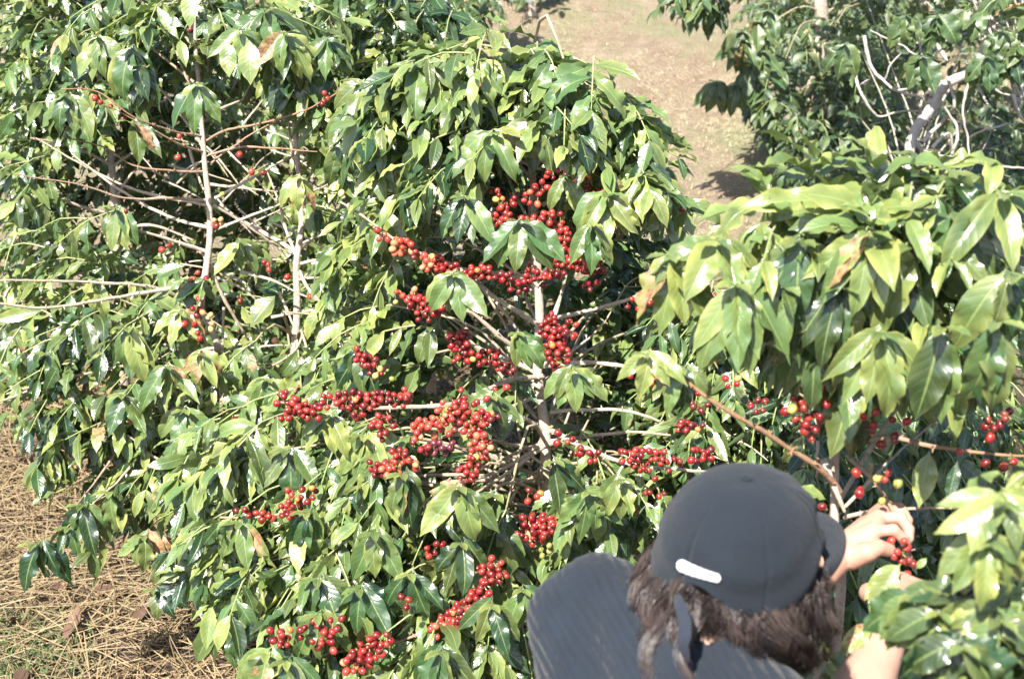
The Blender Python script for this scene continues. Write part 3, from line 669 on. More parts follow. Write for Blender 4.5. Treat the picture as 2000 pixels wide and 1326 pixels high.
    C(125, 185, 3.2, 6, .115, 'pale', 1.0, fan=(-80, 60)); C(255, 238, 3.22, 5, .105, 'mid', .9, brown=.25, fan=(-90, 0)); C(190, 70, 3.3, 5, .12, 'pale', .7, fan=(-80, 30))
    C(470, 60, 3.25, 5, .115, 'pale', .8); C(560, 65, 3.25, 6, .125, 'pale', .9, brown=.3); C(640, 75, 3.3, 6, .12, 'mid', .8); C(520, 20, 3.3, 6, .12, 'mid', .6)
    C(225, 405, 3.3, 5, .115, 'mid', 1.1, fan=(-70, 20)); C(400, 545, 3.3, 3, .10, 'mid', .6, fan=(-10, 90)); C(360, 545, 3.32, 4, .10, 'mid', .6); C(470, 470, 3.4, 4, .10, 'mid', .9)
    C(250, 640, 3.2, 5, .13, 'pale', 1.1, brown=.1, fan=(-60, 30)); C(325, 715, 3.15, 7, .115, 'pale', 1.0, brown=.4, wmul=.8); C(390, 690, 3.2, 5, .09, 'yellow', .8, brown=.8); C(350, 610, 3.3, 5, .09, 'yellow', .7, brown=.4)
    C(190, 545, 3.4, 3, .10, 'yellow', .9, fan=(-40, 60)); C(90, 690, 3.35, 4, .10, 'mid', 1.0); C(100, 800, 3.4, 6, .12, 'dark', 1.0); C(240, 770, 3.25, 5, .11, 'mid', .7)
    C(400, 840, 3.2, 5, .12, 'mid', 1.0); C(330, 945, 3.15, 6, .11, 'pale', .9); C(360, 800, 3.2, 4, .12, 'pale', .8)
    C(70, 1062, 3.3, 5, .12, 'dark', 1.2, fan=(-90, 40)); C(135, 1030, 3.3, 3, .10, 'mid', 1.5, fan=(-20, 50)); C(160, 985, 3.28, 5, .12, 'dark', 1.3, brown=.2); C(215, 960, 3.25, 3, .125, 'dark', 1.8, fan=(-20, 20))
    C(280, 1045, 3.2, 6, .105, 'lime', 1.0, brown=.15); C(300, 1150, 3.3, 3, .09, 'dark', .3, fan=(-90, 0)); C(330, 1080, 3.35, 5, .12, 'dark', .9); C(100, 880, 3.5, 5, .12, 'dark', 1.1); C(35, 815, 3.6, 4, .10, 'dark', .8)
    t.leafat(372, -25, 3.25, 372, 55, 'pale', .42); t.leafat(487, 80, 3.2, 490, 165, 'pale', .5); t.leafat(445, 82, 3.22, 448, 150, 'yellow', .5, b=.35)
    t.leafat(537, 578, 3.2, 492, 638, 'dark', .6, curl=.1); t.leafat(360, 520, 3.25, 305, 545, 'mid', .42)
    t.leafat(640, 455, 3.2, 652, 480, 'mid', .5)
    for x, y in [(188, 188), (199, 193), (214, 210), (244, 232), (433, 376), (470, 298), (490, 325), (517, 333), (348, 298), (372, 67), (350, 275), (330, 475), (318, 487), (245, 405), (425, 445), (418, 437), (405, 540), (388, 575), (640, 190), (630, 192), (470, 575), (515, 517), (385, 655), (392, 665), (378, 630), (383, 690), (360, 640)]:
        cherries(t.root, P(x, y, 3.3), 1, (1, 0, 0), .001, random.choice(('red', 'red', 'dark', 'pale')), 'cherry', .0075)
    for x, y, n, c in [(405, 625, 5, 'cream'), (380, 600, 4, 'dark'), (425, 440, 3, 'cream'), (380, 545, 3, 'pale'), (250, 810, 3, 'pale'), (435, 820, 5, 'purple'), (465, 825, 6, 'red')]: cherries(t.root, P(x, y, 3.3), n, (0, 0, 1), .02, c)
    t.done()
left_tree()

def second_tree():
    b = gbase(572, 700, 3.6)
    t = Plant(b, 'slender coffee tree with forked bleached trunk just left of the cherry laden tree')
    D = 3.55
    t.trunk([np.array(b) - [0, 0, .05], P(556, 1000, 3.6), P(566, 800, 3.6), P(577, 680, D), P(581, 600, D), P(579, 520, D), P(590, 440, D), P(587, 360, D), P(578, 270, D), P(572, 190, D), P(568, 110, D)], .018, .005, wob=.001)
    br = lambda pts, r, **k: t.branch([(x, y, D + z) for x, y, z in pts], r, **k)
    br([(578, 495, 0), (545, 470, 0), (500, 445, .02), (430, 400, .05)], .006, stubs=False)
    br([(575, 490, 0), (560, 450, 0), (545, 390, .03), (520, 330, .06)], .0045)
    br([(588, 515, 0), (640, 500, -.05), (700, 480, -.08)], .0048); br([(586, 545, 0), (640, 535, -.03), (700, 520, 0)], .0042)
    br([(585, 530, 0), (600, 560, -.04), (625, 590, -.06), (640, 600, -.06)], .0055)
    br([(625, 590, -.06), (600, 640, -.1), (570, 690, -.12), (500, 730, -.14), (430, 790, -.15)], .004, young=.2)
    br([(470, 530, -.1), (540, 550, -.1), (590, 575, -.1), (630, 590, -.08)], .0045)
    br([(530, 620, -.1), (580, 612, -.1), (640, 605, -.1), (690, 600, -.1)], .0042)
    br([(575, 670, -.1), (568, 720, -.12), (563, 770, -.12)], .0042); br([(490, 680, -.05), (545, 672, -.05), (600, 678, -.08)], .003)
    br([(590, 380, 0), (620, 370, -.05), (660, 350, -.1)], .004); br([(545, 570, 0), (575, 640, .0), (600, 680, 0)], .004, stubs=False)
    br([(575, 240, 0), (620, 215, -.06), (680, 150, -.1)], .0035, young=.7); br([(580, 300, 0), (640, 295, -.06), (700, 285, -.1)], .0035, young=.6)
    br([(690, 655, -.2), (660, 690, -.2), (700, 730, -.25), (760, 780, -.28)], .005)
    t.fill([(600, 120), (720, 120), (730, 230), (700, 330), (720, 420), (650, 430), (620, 330), (600, 240)], 3.5, 52, .115, ('mid', 'pale'), .6)
    t.fill([(430, 700), (560, 720), (680, 660), (720, 760), (600, 790), (440, 800)], 3.3, 54, .105, ('pale', 'lime', 'mid'), .7, brown=.06)
    t.fill([(600, 590), (700, 600), (740, 690), (640, 720)], 3.35, 56, .085, ('lime', 'pale'), .7)
    t.fill([(440, 560), (700, 540), (720, 760), (440, 780)], 3.85, 56, .12, ('dark', 'mid'), .6)
    C = t.cluster
    C(585, 345, 3.4, 5, .10, 'yellow', 1.0, brown=.7, fan=(-30, 60)); C(655, 480, 3.3, 4, .10, 'mid', .9); C(690, 480, 3.2, 5, .12, 'mid', 1.2); C(650, 290, 3.3, 3, .11, 'mid', 1.4, fan=(-20, 20))
    C(520, 740, 3.1, 6, .11, 'lime', .9); C(640, 600, 3.2, 5, .09, 'lime', .7); C(575, 130, 3.35, 6, .12, 'mid', .9)
    C(555, 100, 3.3, 5, .12, 'dark', 1.2); C(690, 210, 3.25, 6, .12, 'mid', .9)
    for x, y, n, c in [(660, 385, 1, 'cream'), (688, 410, 3, 'cream'), (782, 405, 1, 'pale'), (608, 583, 1, 'red'), (515, 518, 2, 'pale'), (690, 640, 3, 'cream'), (655, 620, 2, 'cream'), (545, 670, 1, 'cream'), (570, 540, 1, 'red'), (640, 188, 3, 'red')]:
        cherries(t.root, P(x, y, 3.3), n, (1, 0, 0), .012, c, 'cherry_cluster' if n > 1 else 'cherry', .0075)
    t.done()
second_tree()

def back_trees():
    b = gbase(215, 500, 4.4); t = Plant(b, 'coffee tree at the far left behind the thin one, pale stem half hidden by leaves')
    t.trunk([np.array(b), P(240, 700, 4.5), P(222, 420, 4.4), P(212, 320, 4.4), P(200, 220, 4.4), P(185, 120, 4.4)], .022, .007)
    for pts, r in (([(215, 330, 4.4), (260, 300, 4.4), (300, 290, 4.4)], .006), ([(212, 320, 4.4), (150, 290, 4.3), (60, 270, 4.2)], .006), ([(222, 420, 4.4), (120, 390, 4.3), (-20, 310, 4.2)], .006), ([(222, 450, 4.4), (300, 440, 4.4), (380, 470, 4.4)], .006), ([(220, 400, 4.4), (270, 330, 4.4), (330, 350, 4.5)], .005)):
        t.branch(pts, r)
    t.fill([(-20, -80), (150, -90), (340, -80), (330, 120), (180, 260), (90, 330), (100, 420), (-20, 430)], 4.3, 42, .125, ('mid', 'pale', 'mid'), .55, jit=.2, link=.1)
    t.fill([(-40, -90), (340, -90), (340, 260), (200, 480), (-40, 560)], 4.65, 50, .125, ('dark', 'mid'), .55, jit=.2, link=.1)
    t.fill([(-40, 500), (200, 450), (300, 600), (200, 700), (-40, 760)], 4.4, 52, .12, ('mid', 'dark'), .55, jit=.2, link=.1)
    t.done()
    b = gbase(470, 500, 4.9); t = Plant(b, 'coffee tree seen through the bare branches behind the two thin trunks')
    t.trunk([np.array(b), P(480, 500, 4.9), P(470, 200, 4.9)], .022, .007)
    for k in range(46):
        x = random.uniform(230, 700); y = random.uniform(230, 680); a = random.choice((-1, 1)) * random.uniform(.1, .9); L = random.uniform(60, 150); z = random.uniform(4.15, 4.5)
        t.branch([(x, y, z), (x + L * .5 * math.cos(a), y + L * .5 * math.sin(a) - random.uniform(0, 12), z - .04), (x + L * math.cos(a), y + L * math.sin(a), z - .08)], random.uniform(.0026, .0048), stubs=False)
    t.fill([(230, 60), (760, 20), (760, 720), (420, 760), (250, 560)], 4.75, 50, .125, ('mid', 'pale', 'pale'), .55, jit=.25, link=.12)
    t.fill([(230, -60), (760, -60), (760, 720), (420, 760), (250, 560)], 5.2, 50, .125, ('mid', 'dark'), .55, jit=.2, link=.05)
    t.done()
    b = gbase(830, 400, 4.3); t = Plant(b, 'coffee tree right behind the cherry laden one, its top showing beyond it')
    t.trunk([np.array(b), P(840, 500, 4.3), P(830, 100, 4.3)], .02, .006)
    t.fill([(560, -90), (760, -90), (880, 10), (930, 40), (900, 70), (840, 80), (740, 160), (600, 180)], 4.0, 42, .125, ('mid', 'mid', 'dark'), .5, jit=.15, link=.15)
    t.fill([(640, 100), (1100, 130), (1260, 250), (1300, 450), (1280, 700), (700, 700)], 4.2, 58, .125, ('dark', 'mid'), .5, jit=.2, link=.1)
    t.done()
back_trees()

def behind_person():
    b = gbase(1480, 900, 3.3); t = Plant(b, 'low dark leaved coffee tree behind the person, sparse cherries under its branches')
    t.trunk([np.array(b), P(1500, 1000, 3.3), P(1490, 700, 3.3)], .018, .006)
    for pts, r in (([(1490, 780, 3.2), (1560, 840, 2.9), (1620, 900, 2.7)], .004), ([(1300, 790, 3.1), (1400, 840, 3.0), (1500, 900, 2.9)], .0035), ([(1340, 870, 3.0), (1420, 900, 2.9)], .0035)): t.branch(pts, r)
    t.fill([(1280, 560), (1480, 600), (1560, 760), (1600, 900), (1500, 950), (1300, 900), (1250, 760)], 3.05, 50, .11, ('mid', 'dark', 'pale'), .6, jit=.15)
    t.fill([(1200, 560), (2020, 560), (2020, 1340), (1400, 1340), (1250, 950)], 3.45, 54, .12, ('dark', 'mid'), .6, jit=.25, link=.08)
    t.fill([(1560, 780), (2020, 740), (2020, 1340), (1480, 1340), (1560, 1000)], 2.75, 58, .11, ('mid', 'dark', 'dark'), .6, jit=.15, link=.1)
    for x, y, n, c in [(1350, 775, 6, 'dark'), (1365, 795, 4, 'dark'), (1480, 790, 6, 'dark'), (1355, 830, 6, 'dark'), (1375, 885, 7, 'dark'), (1250, 740, 4, 'red'), (1430, 745, 4, 'dark'), (1700, 1000, 3, 'red'), (1640, 990, 2, 'red')]: cherries(t.root, P(x, y, 2.85), n, (1, 0, 0), .02, c)
    t.done()
behind_person()

# ---- right-hand near tree with big glossy leaves
def right_tree():
    b = gbase(1640, 800, 2.08)
    t = Plant(b, 'big glossy leaved coffee tree at the right beside the capped person'); t.res = (14, 6)
    D = 2.08
    t.trunk([np.array(b) - [0, 0, .05], P(1628, 1300, 2.1), P(1632, 1000, 2.1), P(1634, 900, D), P(1640, 780, D), P(1665, 640, D), P(1690, 500, D), P(1705, 400, D)], .013, .005)
    br = lambda pts, r, **k: t.branch([(x, y, D + z) for x, y, z in pts], r, **k)
    br([(1640, 960, -.02), (1600, 912, -.06), (1530, 868, -.1), (1450, 820, -.14), (1370, 770, -.16), (1310, 720, -.16), (1260, 690, -.14)], .0052, young=.75)
    br([(1650, 870, 0), (1740, 852, -.03), (1850, 872, -.08), (2010, 890, -.1)], .0042, young=.6)
    br([(1650, 1010, -.02), (1700, 1000, -.05), (1780, 996, -.06), (1850, 994, -.08), (1930, 990, -.1)], .0035, young=.2)
    br([(1655, 890, 0), (1700, 930, -.05), (1730, 965, -.08), (1765, 1030, -.1), (1780, 1090, -.12)], .0038, young=.5)
    br([(1610, 900, 0), (1625, 940, -.03), (1650, 1000, -.04)], .006)
    br([(1650, 990, 0), (1700, 940, 0), (1760, 880, .05), (1830, 820, .1)], .003)
    br([(1660, 700, 0), (1740, 720, .1), (1850, 740, .15), (1990, 740, .1)], .003, young=.8)
    br([(1598, 860, 0), (1596, 930, 0)], .003); 
    dE = lambda x, y: 2.02 - .10 * math.cos((x - 1700) / 300) 
    t.fill([(1450, 400), (1520, 340), (1600, 330), (1720, 340), (1880, 360), (2020, 380), (2020, 620), (1960, 600), (1850, 620), (1700, 600), (1570, 590), (1470, 540), (1400, 560), (1370, 480)],
           dE, 98, .125, ('lime', 'pale', 'mid', 'pale'), .65, jit=.12, upw=.05, slen=(.08, .14), nodes=(2, 4), wmul=.84, brown=.01)
    t.fill([(1380, 500), (1500, 480), (2020, 470), (2020, 700), (1960, 720), (1800, 690), (1640, 700), (1540, 660), (1440, 600)], 2.02, 92, .145, ('mid', 'mid', 'dark'), 1.7, jit=.10, slen=(.07, .12), nodes=(2, 3), wmul=.80, brown=.01)
    t.fill([(1420, 420), (2020, 400), (2020, 720), (1800, 740), (1640, 760), (1560, 720), (1450, 600)], 2.20, 84, .13, ('dark', 'mid', 'dark'), 1.1, jit=.1, slen=(.08, .14), nodes=(2, 3), wmul=.84, brown=.01)
    C = t.cluster
    K = dict(wmul=.9)
    C(1700, 455, 1.80, 8, .12, 'lime', .9, fan=(-85, 80), **K); W_ = t.whorl
    W_(1592, 325, 1.95, .115, 7); W_(1712, 330, 1.93, .11, 7); W_(1500, 365, 1.98, .10, 6); W_(1830, 350, 1.95, .10, 6); W_(1930, 380, 1.9, .10, 6); W_(1705, 440, 1.82, .10, 7); W_(1600, 430, 1.88, .09, 6)
    C(1700, 400, 1.85, 6, .11, 'lime', .1, fan=(-150, 150), toward=(0, -.5, .9))
    C(1440, 555, 1.82, 7, .125, 'pale', 1.2, fan=(-70, 60), **K); C(1310, 500, 1.9, 5, .12, 'yellow', .7, fan=(-90, 30), brown=.1); C(1400, 470, 1.86, 6, .11, 'lime', .5)
    C(1560, 470, 1.84, 6, .13, 'mid', 1.2, fan=(-60, 60), **K); C(1530, 560, 1.86, 5, .14, 'mid', 1.4, fan=(-50, 60), **K); C(1640, 560, 1.84, 4, .12, 'mid', 1.5, fan=(-40, 40), **K)
    C(1725, 650, 1.76, 8, .115, 'pale', 1.1, fan=(-80, 85), **K); C(1840, 640, 1.74, 3, .13, 'mid', 1.8, fan=(-20, 30), wmul=1.05); C(1945, 630, 1.66, 3, .13, 'mid', 2.0, fan=(-20, 20), wmul=1.1)
    C(1780, 480, 1.82, 5, .15, 'mid', 1.4, fan=(-20, 80), wmul=1.0); C(1870, 420, 1.84, 6, .13, 'mid', .7, **K); C(1960, 380, 1.8, 6, .13, 'pale', .5, **K); C(1820, 330, 1.95, 6, .12, 'pale', .2, fan=(-140, 140), toward=(.2, -.5, .7))
    C(1590, 640, 1.9, 4, .14, 'dark', 1.6, fan=(-40, 40), brown=.0); C(1680, 720, 1.95, 4, .14, 'dark', 1.7, fan=(-40, 40)); C(1980, 540, 1.75, 5, .13, 'mid', .9, **K); C(1260, 690, 1.9, 4, .07, 'yellow', .7, fan=(-100, 60)); C(1330, 720, 1.92, 4, .08, 'mid', 1.0, brown=.2)
    C(1620, 380, 1.9, 6, .12, 'lime', .3, fan=(-150, 150), toward=(-.2, -.5, .8))
    t.leafat(1560, 950, 2.0, 1610, 975, 'lime', .5); t.leafat(1815, 880, 1.98, 1795, 988, 'lime', .42, curl=.1); t.leafat(1760, 1100, 1.9, 1690, 1170, 'yellow', .42); t.leafat(1690, 880, 2.0, 1700, 930, 'mid', .4, b=.6)
    t.leafat(1750, 1105, 1.85, 1700, 1200, 'lime', .45, b=.1); t.leafat(1790, 1110, 1.85, 1810, 1090, 'lime', .5); t.leafat(1870, 900, 1.9, 1850, 980, 'mid', .3); t.leafat(1705, 1215, 1.8, 1640, 1280, 'yellow', .4, b=.5)
    for x, y, n, c in [(1560, 775, 6, 'dark'), (1568, 805, 8, 'red'), (1590, 820, 6, 'red'), (1555, 795, 4, 'dark'), (1615, 765, 4, 'red'), (1595, 850, 1, 'red'), (1680, 680, 3, 'dark'), (1700, 820, 4, 'dark'), (1940, 825, 5, 'red'), (1965, 815, 4, 'dark'), (1972, 905, 2, 'red'), (1940, 900, 1, 'red'),
                       (1680, 940, 3, 'red'), (1720, 932, 3, 'red'), (1735, 865, 2, 'red'), (1862, 882, 1, 'red'), (1615, 997, 1, 'red'), (1740, 965, 2, 'green'), (1755, 830, 3, 'dark')]:
        cherries(t.root, P(x, y, 1.95), n, (.3, 0, 1), .018, c, 'cherry_cluster' if n > 1 else 'cherry', .0063)
    for x, y, n in [(1748, 1062, 3), (1762, 1085, 5), (1775, 1100, 3)]: cherries(t.root, P(x, y, 1.94), n, (.3, 0, 1), .014, 'red', 'cherry_cluster', .0060)
    t.done()
right_tree()

def corner_shrub():
    b = gbase(1960, 1300, 1.5)
    t = Plant(b, 'young coffee shrub filling the lower right corner in front of the trees', 'coffee shrub'); t.res = (14, 6)
    t.trunk([np.array(b), P(1960, 1500, 1.5), P(1950, 1250, 1.5), P(1980, 1050, 1.5)], .008, .004)
    t.fill([(1850, 1190), (1900, 1150), (2020, 1180), (2020, 1340), (1840, 1340)], 1.5, 85, .09, ('mid', 'dark', 'dark'), .5, jit=.06, slen=(.05, .1), nodes=(2, 3), wmul=1.25, upw=.1)
    t.fill([(1900, 960), (2020, 900), (2020, 1160), (1920, 1160)], 1.45, 85, .085, ('lime', 'yellow', 'pale'), .4, jit=.06, slen=(.04, .06), nodes=(2, 3), upw=.1, wmul=.9)
    C = t.cluster
    C(1790, 1165, 1.45, 6, .08, 'mid', 1.0, fan=(-80, 70), wmul=1.4); C(1835, 1195, 1.42, 7, .072, 'mid', .8, fan=(-90, 90), wmul=1.35); C(1880, 1260, 1.36, 6, .08, 'dark', .7, fan=(-110, 110), wmul=1.3); C(1950, 1210, 1.38, 6, .08, 'mid', .6, fan=(-120, 120), wmul=1.2)
    C(1960, 980, 1.35, 7, .07, 'yellow', .5, fan=(-120, 100)); C(1930, 1060, 1.35, 6, .07, 'lime', .8, fan=(-100, 60)); C(1860, 1310, 1.4, 6, .075, 'dark', .6, wmul=1.3, fan=(-120, 100))
    C(1600, 1290, 2.0, 6, .10, 'mid', .5, wmul=1.2, fan=(-120, 120))
    t.done()
corner_shrub()

# ---- far side of the gully
def far_plants():
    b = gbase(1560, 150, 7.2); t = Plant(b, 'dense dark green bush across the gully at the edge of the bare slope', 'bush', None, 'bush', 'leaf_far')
    t.res = (6, 2)
    t.trunk([np.array(b), P(1580, 200, 7.2), P(1600, 50, 7.2)], .04, .015)
    t.fill([(1440, -20), (1760, -20), (1780, 360), (1580, 360), (1530, 240), (1460, 215), (1430, 160), (1460, 100)], lambda x, y: 7.3 - y / 380 * 1.0, 33, .12, ('mid', 'pale', 'dark', 'dark'), .6, jit=.35, link=.04, cam_bias=.7, nodes=(3, 4))
    t.fill([(1450, -20), (1780, -20), (1800, 400), (1560, 400), (1490, 240)], lambda x, y: 8.0 - y / 380 * 1.4, 36, .13, ('dark', 'mid'), .6, jit=.3, link=.02, nodes=(3, 4))
    for x, y in [(1480, 40), (1455, 80), (1470, 130), (1440, 165), (1400, 160), (1450, 60), (1500, 20), (1490, 100), (1480, 160)]: t.cluster(x, y, 6.6, 6, .17, 'pale', 1.0)
    t.done()
    b = gbase(1350, -60, 6.3); b = (b[0], b[1], b[2]); t = Plant(b, 'leafy branch end hanging in at the top edge above the bare slope', 'tree', None, 'overhanging_tree', 'leaf_far'); t.res = (8, 2)
    t.trunk([np.array([b[0] + .9, b[1] + .8, float(gz(b[0] + .9, b[1] + .8))]), P(1560, -250, 6.8), P(1420, -120, 6.4)], .04, .015)
    t.branch([(1420, -120, 6.4), (1370, -50, 6.2), (1340, -10, 6.1)], .01, stubs=False)
    t.fill([(1290, -60), (1420, -60), (1410, 25), (1290, 20)], 6.1, 34, .15, ('pale', 'mid'), .9, jit=.1, link=.1)
    t.done()
    # gnarled grey tree
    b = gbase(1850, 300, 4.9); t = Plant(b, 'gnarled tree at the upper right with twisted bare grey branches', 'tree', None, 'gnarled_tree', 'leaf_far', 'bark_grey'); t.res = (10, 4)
    d = 4.9
    t.trunk([np.array(b), P(1760, 520, 4.95), P(1778, 380, 4.9), P(1783, 273, d), P(1818, 217, d), P(1846, 168, d), P(1909, 133, d), P(2010, 85, d)], .022, .016, wob=.003)
    for pts, r in ([[(1688, 70), (1692, 110), (1700, 132), (1727, 160), (1751, 180), (1797, 196), (1807, 225)], .007], [[(1671, 147), (1680, 185), (1713, 231), (1755, 222), (1800, 217)], .006], [[(1804, 52), (1825, 63), (1835, 87), (1850, 120)], .010],
                   [[(1902, 145), (1881, 210), (1888, 280), (1895, 318)], .006], [[(1785, 280), (1839, 305), (1947, 325), (2010, 330)], .006], [[(1880, -10), (1926, 28), (1960, 60)], .007], [[(1979, 185), (1990, 220), (2010, 250)], .007],
                   [[(1727, 160), (1740, 130), (1760, 105)], .004], [[(1681, 165), (1700, 150), (1690, 140)], .003], [[(1751, 178), (1780, 170), (1795, 152)], .004], [[(1783, 275), (1800, 240), (1797, 205)], .007], [[(1800, 280), (1840, 240), (1860, 210), (1850, 150)], .008],
                   [[(1820, 290), (1850, 260), (1858, 300), (1840, 320)], .006], [[(1860, 300), (1870, 250), (1840, 200)], .006], [[(1909, 133), (1950, 180), (2010, 200)], .005], [[(1846, 168), (1800, 120), (1760, 90), (1700, 60)], .005], [[(1890, 270), (1940, 250), (1990, 240)], .005],
                   [[(1768, 300), (1790, 320), (1830, 330)], .006], [[(1835, 87), (1870, 60), (1900, 20)], .006]):
        t.branch([(x, y, d + random.uniform(-.06, .06)) for x, y in pts], r, r * .55, stubs=False, wob=.0035)
    t.fill([(1860, -20), (2020, -20), (2020, 140), (1960, 120), (1920, 40), (1860, 10)], 4.8, 60, .13, ('mid', 'pale', 'pale'), .9, jit=.2, wmul=1.5, nodes=(2, 3), link=.3)
    t.fill([(1640, -20), (2020, -20), (2020, 420), (1700, 420)], 6.1, 60, .11, ('dark', 'dark', 'mid'), .6, jit=.3, wmul=1.4, nodes=(2, 3), link=.3)
    t.fill([(1660, 60), (2020, 60), (2020, 380), (1680, 380)], 5.5, 100, .10, ('mid', 'pale'), .6, jit=.2, wmul=1.6, nodes=(1, 2), link=.5)
    for pts in ([(1909, 133), (1960, -100), (1900, -350), (1850, -600)], [(1960, -100), (2100, -350), (2150, -650)], [(1900, -350), (1720, -500), (1600, -650)], [(1870, -250), (2000, -500), (2050, -800)]): t.branch([(x, y, 5.0) for x, y in pts], .018, .007, stubs=False, wob=.004)
    t.fill([(1480, -250), (1700, -180), (2300, -180), (2350, -1000), (1500, -1000)], 5.0, 82, .17, ('mid', 'pale'), .6, jit=.5, wmul=1.5, nodes=(3, 4), link=.2)
    for x, y in [(1960, 60), (1930, 110), (1980, 110), (1800, 110), (1770, 30), (1830, 30), (1650, 85)]: t.cluster(x, y, 4.6, 5, .12, 'pale', 1.4, wmul=1.5)
    t.done()
    for (px, py, d, poly, lab) in [(880, -40, 8.5, [(700, -60), (1010, -60), (990, 0), (960, 30), (880, 30), (700, 30)], 'distant bush at the top edge left of the bare slope'),
                                   (1040, -60, 9.5, [(990, -60), (1090, -60), (1070, 5), (1000, 15)], 'small distant bush at the top edge of the bare slope')]:
        b = gbase(px, py + 60, d); t = Plant(b, lab, 'bush', None, 'bush', 'leaf_far'); t.res = (6, 2)
        t.trunk([np.array(b), P(px, py, d)], .03, .01); t.fill(poly, d, 24, .16, ('mid', 'dark', 'pale'), .5, jit=.4, link=.02); t.done()
    # the slope further right, behind everything
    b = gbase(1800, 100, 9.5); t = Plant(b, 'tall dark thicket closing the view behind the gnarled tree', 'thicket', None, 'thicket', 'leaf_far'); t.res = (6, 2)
    t.trunk([np.array(b), P(1800, -100, 9.5)], .05, .02)
    t.fill([(1480, -80), (2100, -80), (2100, 440), (1560, 440), (1500, 250)], lambda x, y: 9.2 - y / 420 * 2.6, 36, .15, ('dark', 'mid'), .5, jit=.5, link=.02, nodes=(3, 4), wmul=1.3)
    t.done()
far_plants()

#PERSON#
# ---- the person picking cherries
F3 = np.array([math.cos(R(40)), math.sin(R(40)), 0]); L3 = np.array([-math.sin(R(40)), math.cos(R(40)), 0])
def capsule(bm, p0, r0, p1, r1, seg=20):
    p0 = Vector(p0); p1 = Vector(p1); d = p1 - p0
    if d.length < 1e-6: d = Vector((0, 0, 1e-4))
    q = d.to_track_quat('Z', 'Y').to_matrix().to_4x4()
    for p, r in ((p0, r0), (p1, r1)):
        bmesh.ops.create_uvsphere(bm, u_segments=seg, v_segments=seg // 2, radius=r, matrix=Matrix.Translation(p) @ q)
    bmesh.ops.create_cone(bm, cap_ends=True, segments=seg, radius1=r0, radius2=r1, depth=d.length, matrix=Matrix.Translation((p0 + p1) / 2) @ q)
def ellip(bm, c, ax, rad):
    m = Matrix([[ax[j][i] * rad[j] for j in range(3)] + [c[i]] for i in range(3)] + [[0, 0, 0, 1]])
    bmesh.ops.create_uvsphere(bm, u_segments=28, v_segments=18, radius=1, matrix=m)
def remeshed(name, bm, voxel, smooth, mat, parent=None, iters=6):
    me = bpy.data.meshes.new('tmp'); bm.to_mesh(me); bm.free()
    o = bpy.data.objects.new('tmp', me); S.collection.objects.link(o)
    m = o.modifiers.new('r', 'REMESH'); m.mode = 'VOXEL'; m.voxel_size = voxel; m.use_smooth_shade = True
    s = o.modifiers.new('s', 'SMOOTH'); s.factor = smooth; s.iterations = iters
    dg = bpy.context.evaluated_depsgraph_get(); e = o.evaluated_get(dg)
    m2 = bpy.data.meshes.new_from_object(e); m2.name = name; m2.materials.clear(); m2.materials.append(mat)
    bpy.data.objects.remove(o)
    for p in m2.polygons: p.use_smooth = True
    o2 = bpy.data.objects.new(name, m2); S.collection.objects.link(o2)
    if parent is not None: o2.parent = parent; o2.matrix_parent_inverse = parent.matrix_basis.inverted()
    return o2
def fabric(name, base, scale, rough=.9, ribs=None):
    m, nt, b = new_mat(name); gc = N(nt, 'ShaderNodeNewGeometry')
    n1 = noise(nt, scale, 3, .7, gc.outputs['Position']); n2 = noise(nt, 8, 4, .6, gc.outputs['Position'])
    c = mix(nt, ramp(nt, n2, .3, .7), tuple(x * .86 for x in base), tuple(x * 1.12 for x in base)); 
    b.inputs['Roughness'].default_value = rough; b.inputs['Sheen Weight'].default_value = .08; b.inputs['Sheen Roughness'].default_value = .5; b.inputs['Specular IOR Level'].default_value = .15
    h = mth(nt, 'MULTIPLY', n1, .45); dist = .0012
    if ribs is not None:
        dp = N(nt, 'ShaderNodeVectorMath', operation='DOT_PRODUCT'); nt.links.new(gc.outputs['Position'], dp.inputs[0]); dp.inputs[1].default_value = tuple(ribs)
        x = mth(nt, 'ADD', dp.outputs['Value'], mth(nt, 'MULTIPLY', noise(nt, 6, 2, .5, gc.outputs['Position']), .03))
        sn = mth(nt, 'SINE', mth(nt, 'MULTIPLY', x, 2 * math.pi / .0115))
        gate = ramp(nt, noise(nt, 26, 3, .6, gc.outputs['Position']), .40, .62)
        wv = mth(nt, 'MULTIPLY', mth(nt, 'POWER', mth(nt, 'ADD', mth(nt, 'MULTIPLY', sn, .5), .5), .6), mth(nt, 'ADD', mth(nt, 'MULTIPLY', gate, .6), .4))
        h = mth(nt, 'ADD', h, mth(nt, 'MULTIPLY', wv, 1.6)); dist = .0030
    else: h = mth(nt, 'ADD', h, mth(nt, 'MULTIPLY', noise(nt, 18, 4, .6, gc.outputs['Position']), 1.6)); dist = .004
    nt.links.new(c, b.inputs['Base Color']); bump(nt, h, .8, dist, b)
    return m
def skin_material():
    m, nt, b = new_mat('skin'); gc = N(nt, 'ShaderNodeNewGeometry')
    n1 = noise(nt, 30, 3, .6, gc.outputs['Position']); n2 = noise(nt, 400, 2, .5, gc.outputs['Position'])
    nt.links.new(mix(nt, ramp(nt, n1, .35, .7), (.44, .255, .185), (.52, .30, .22)), b.inputs['Base Color']); b.inputs['Roughness'].default_value = .5
    b.inputs['Subsurface Weight'].default_value = .25; b.inputs['Subsurface Radius'].default_value = (.01, .004, .002); b.inputs['Subsurface Scale'].default_value = .5
    bump(nt, n2, .3, .0005, b); return m
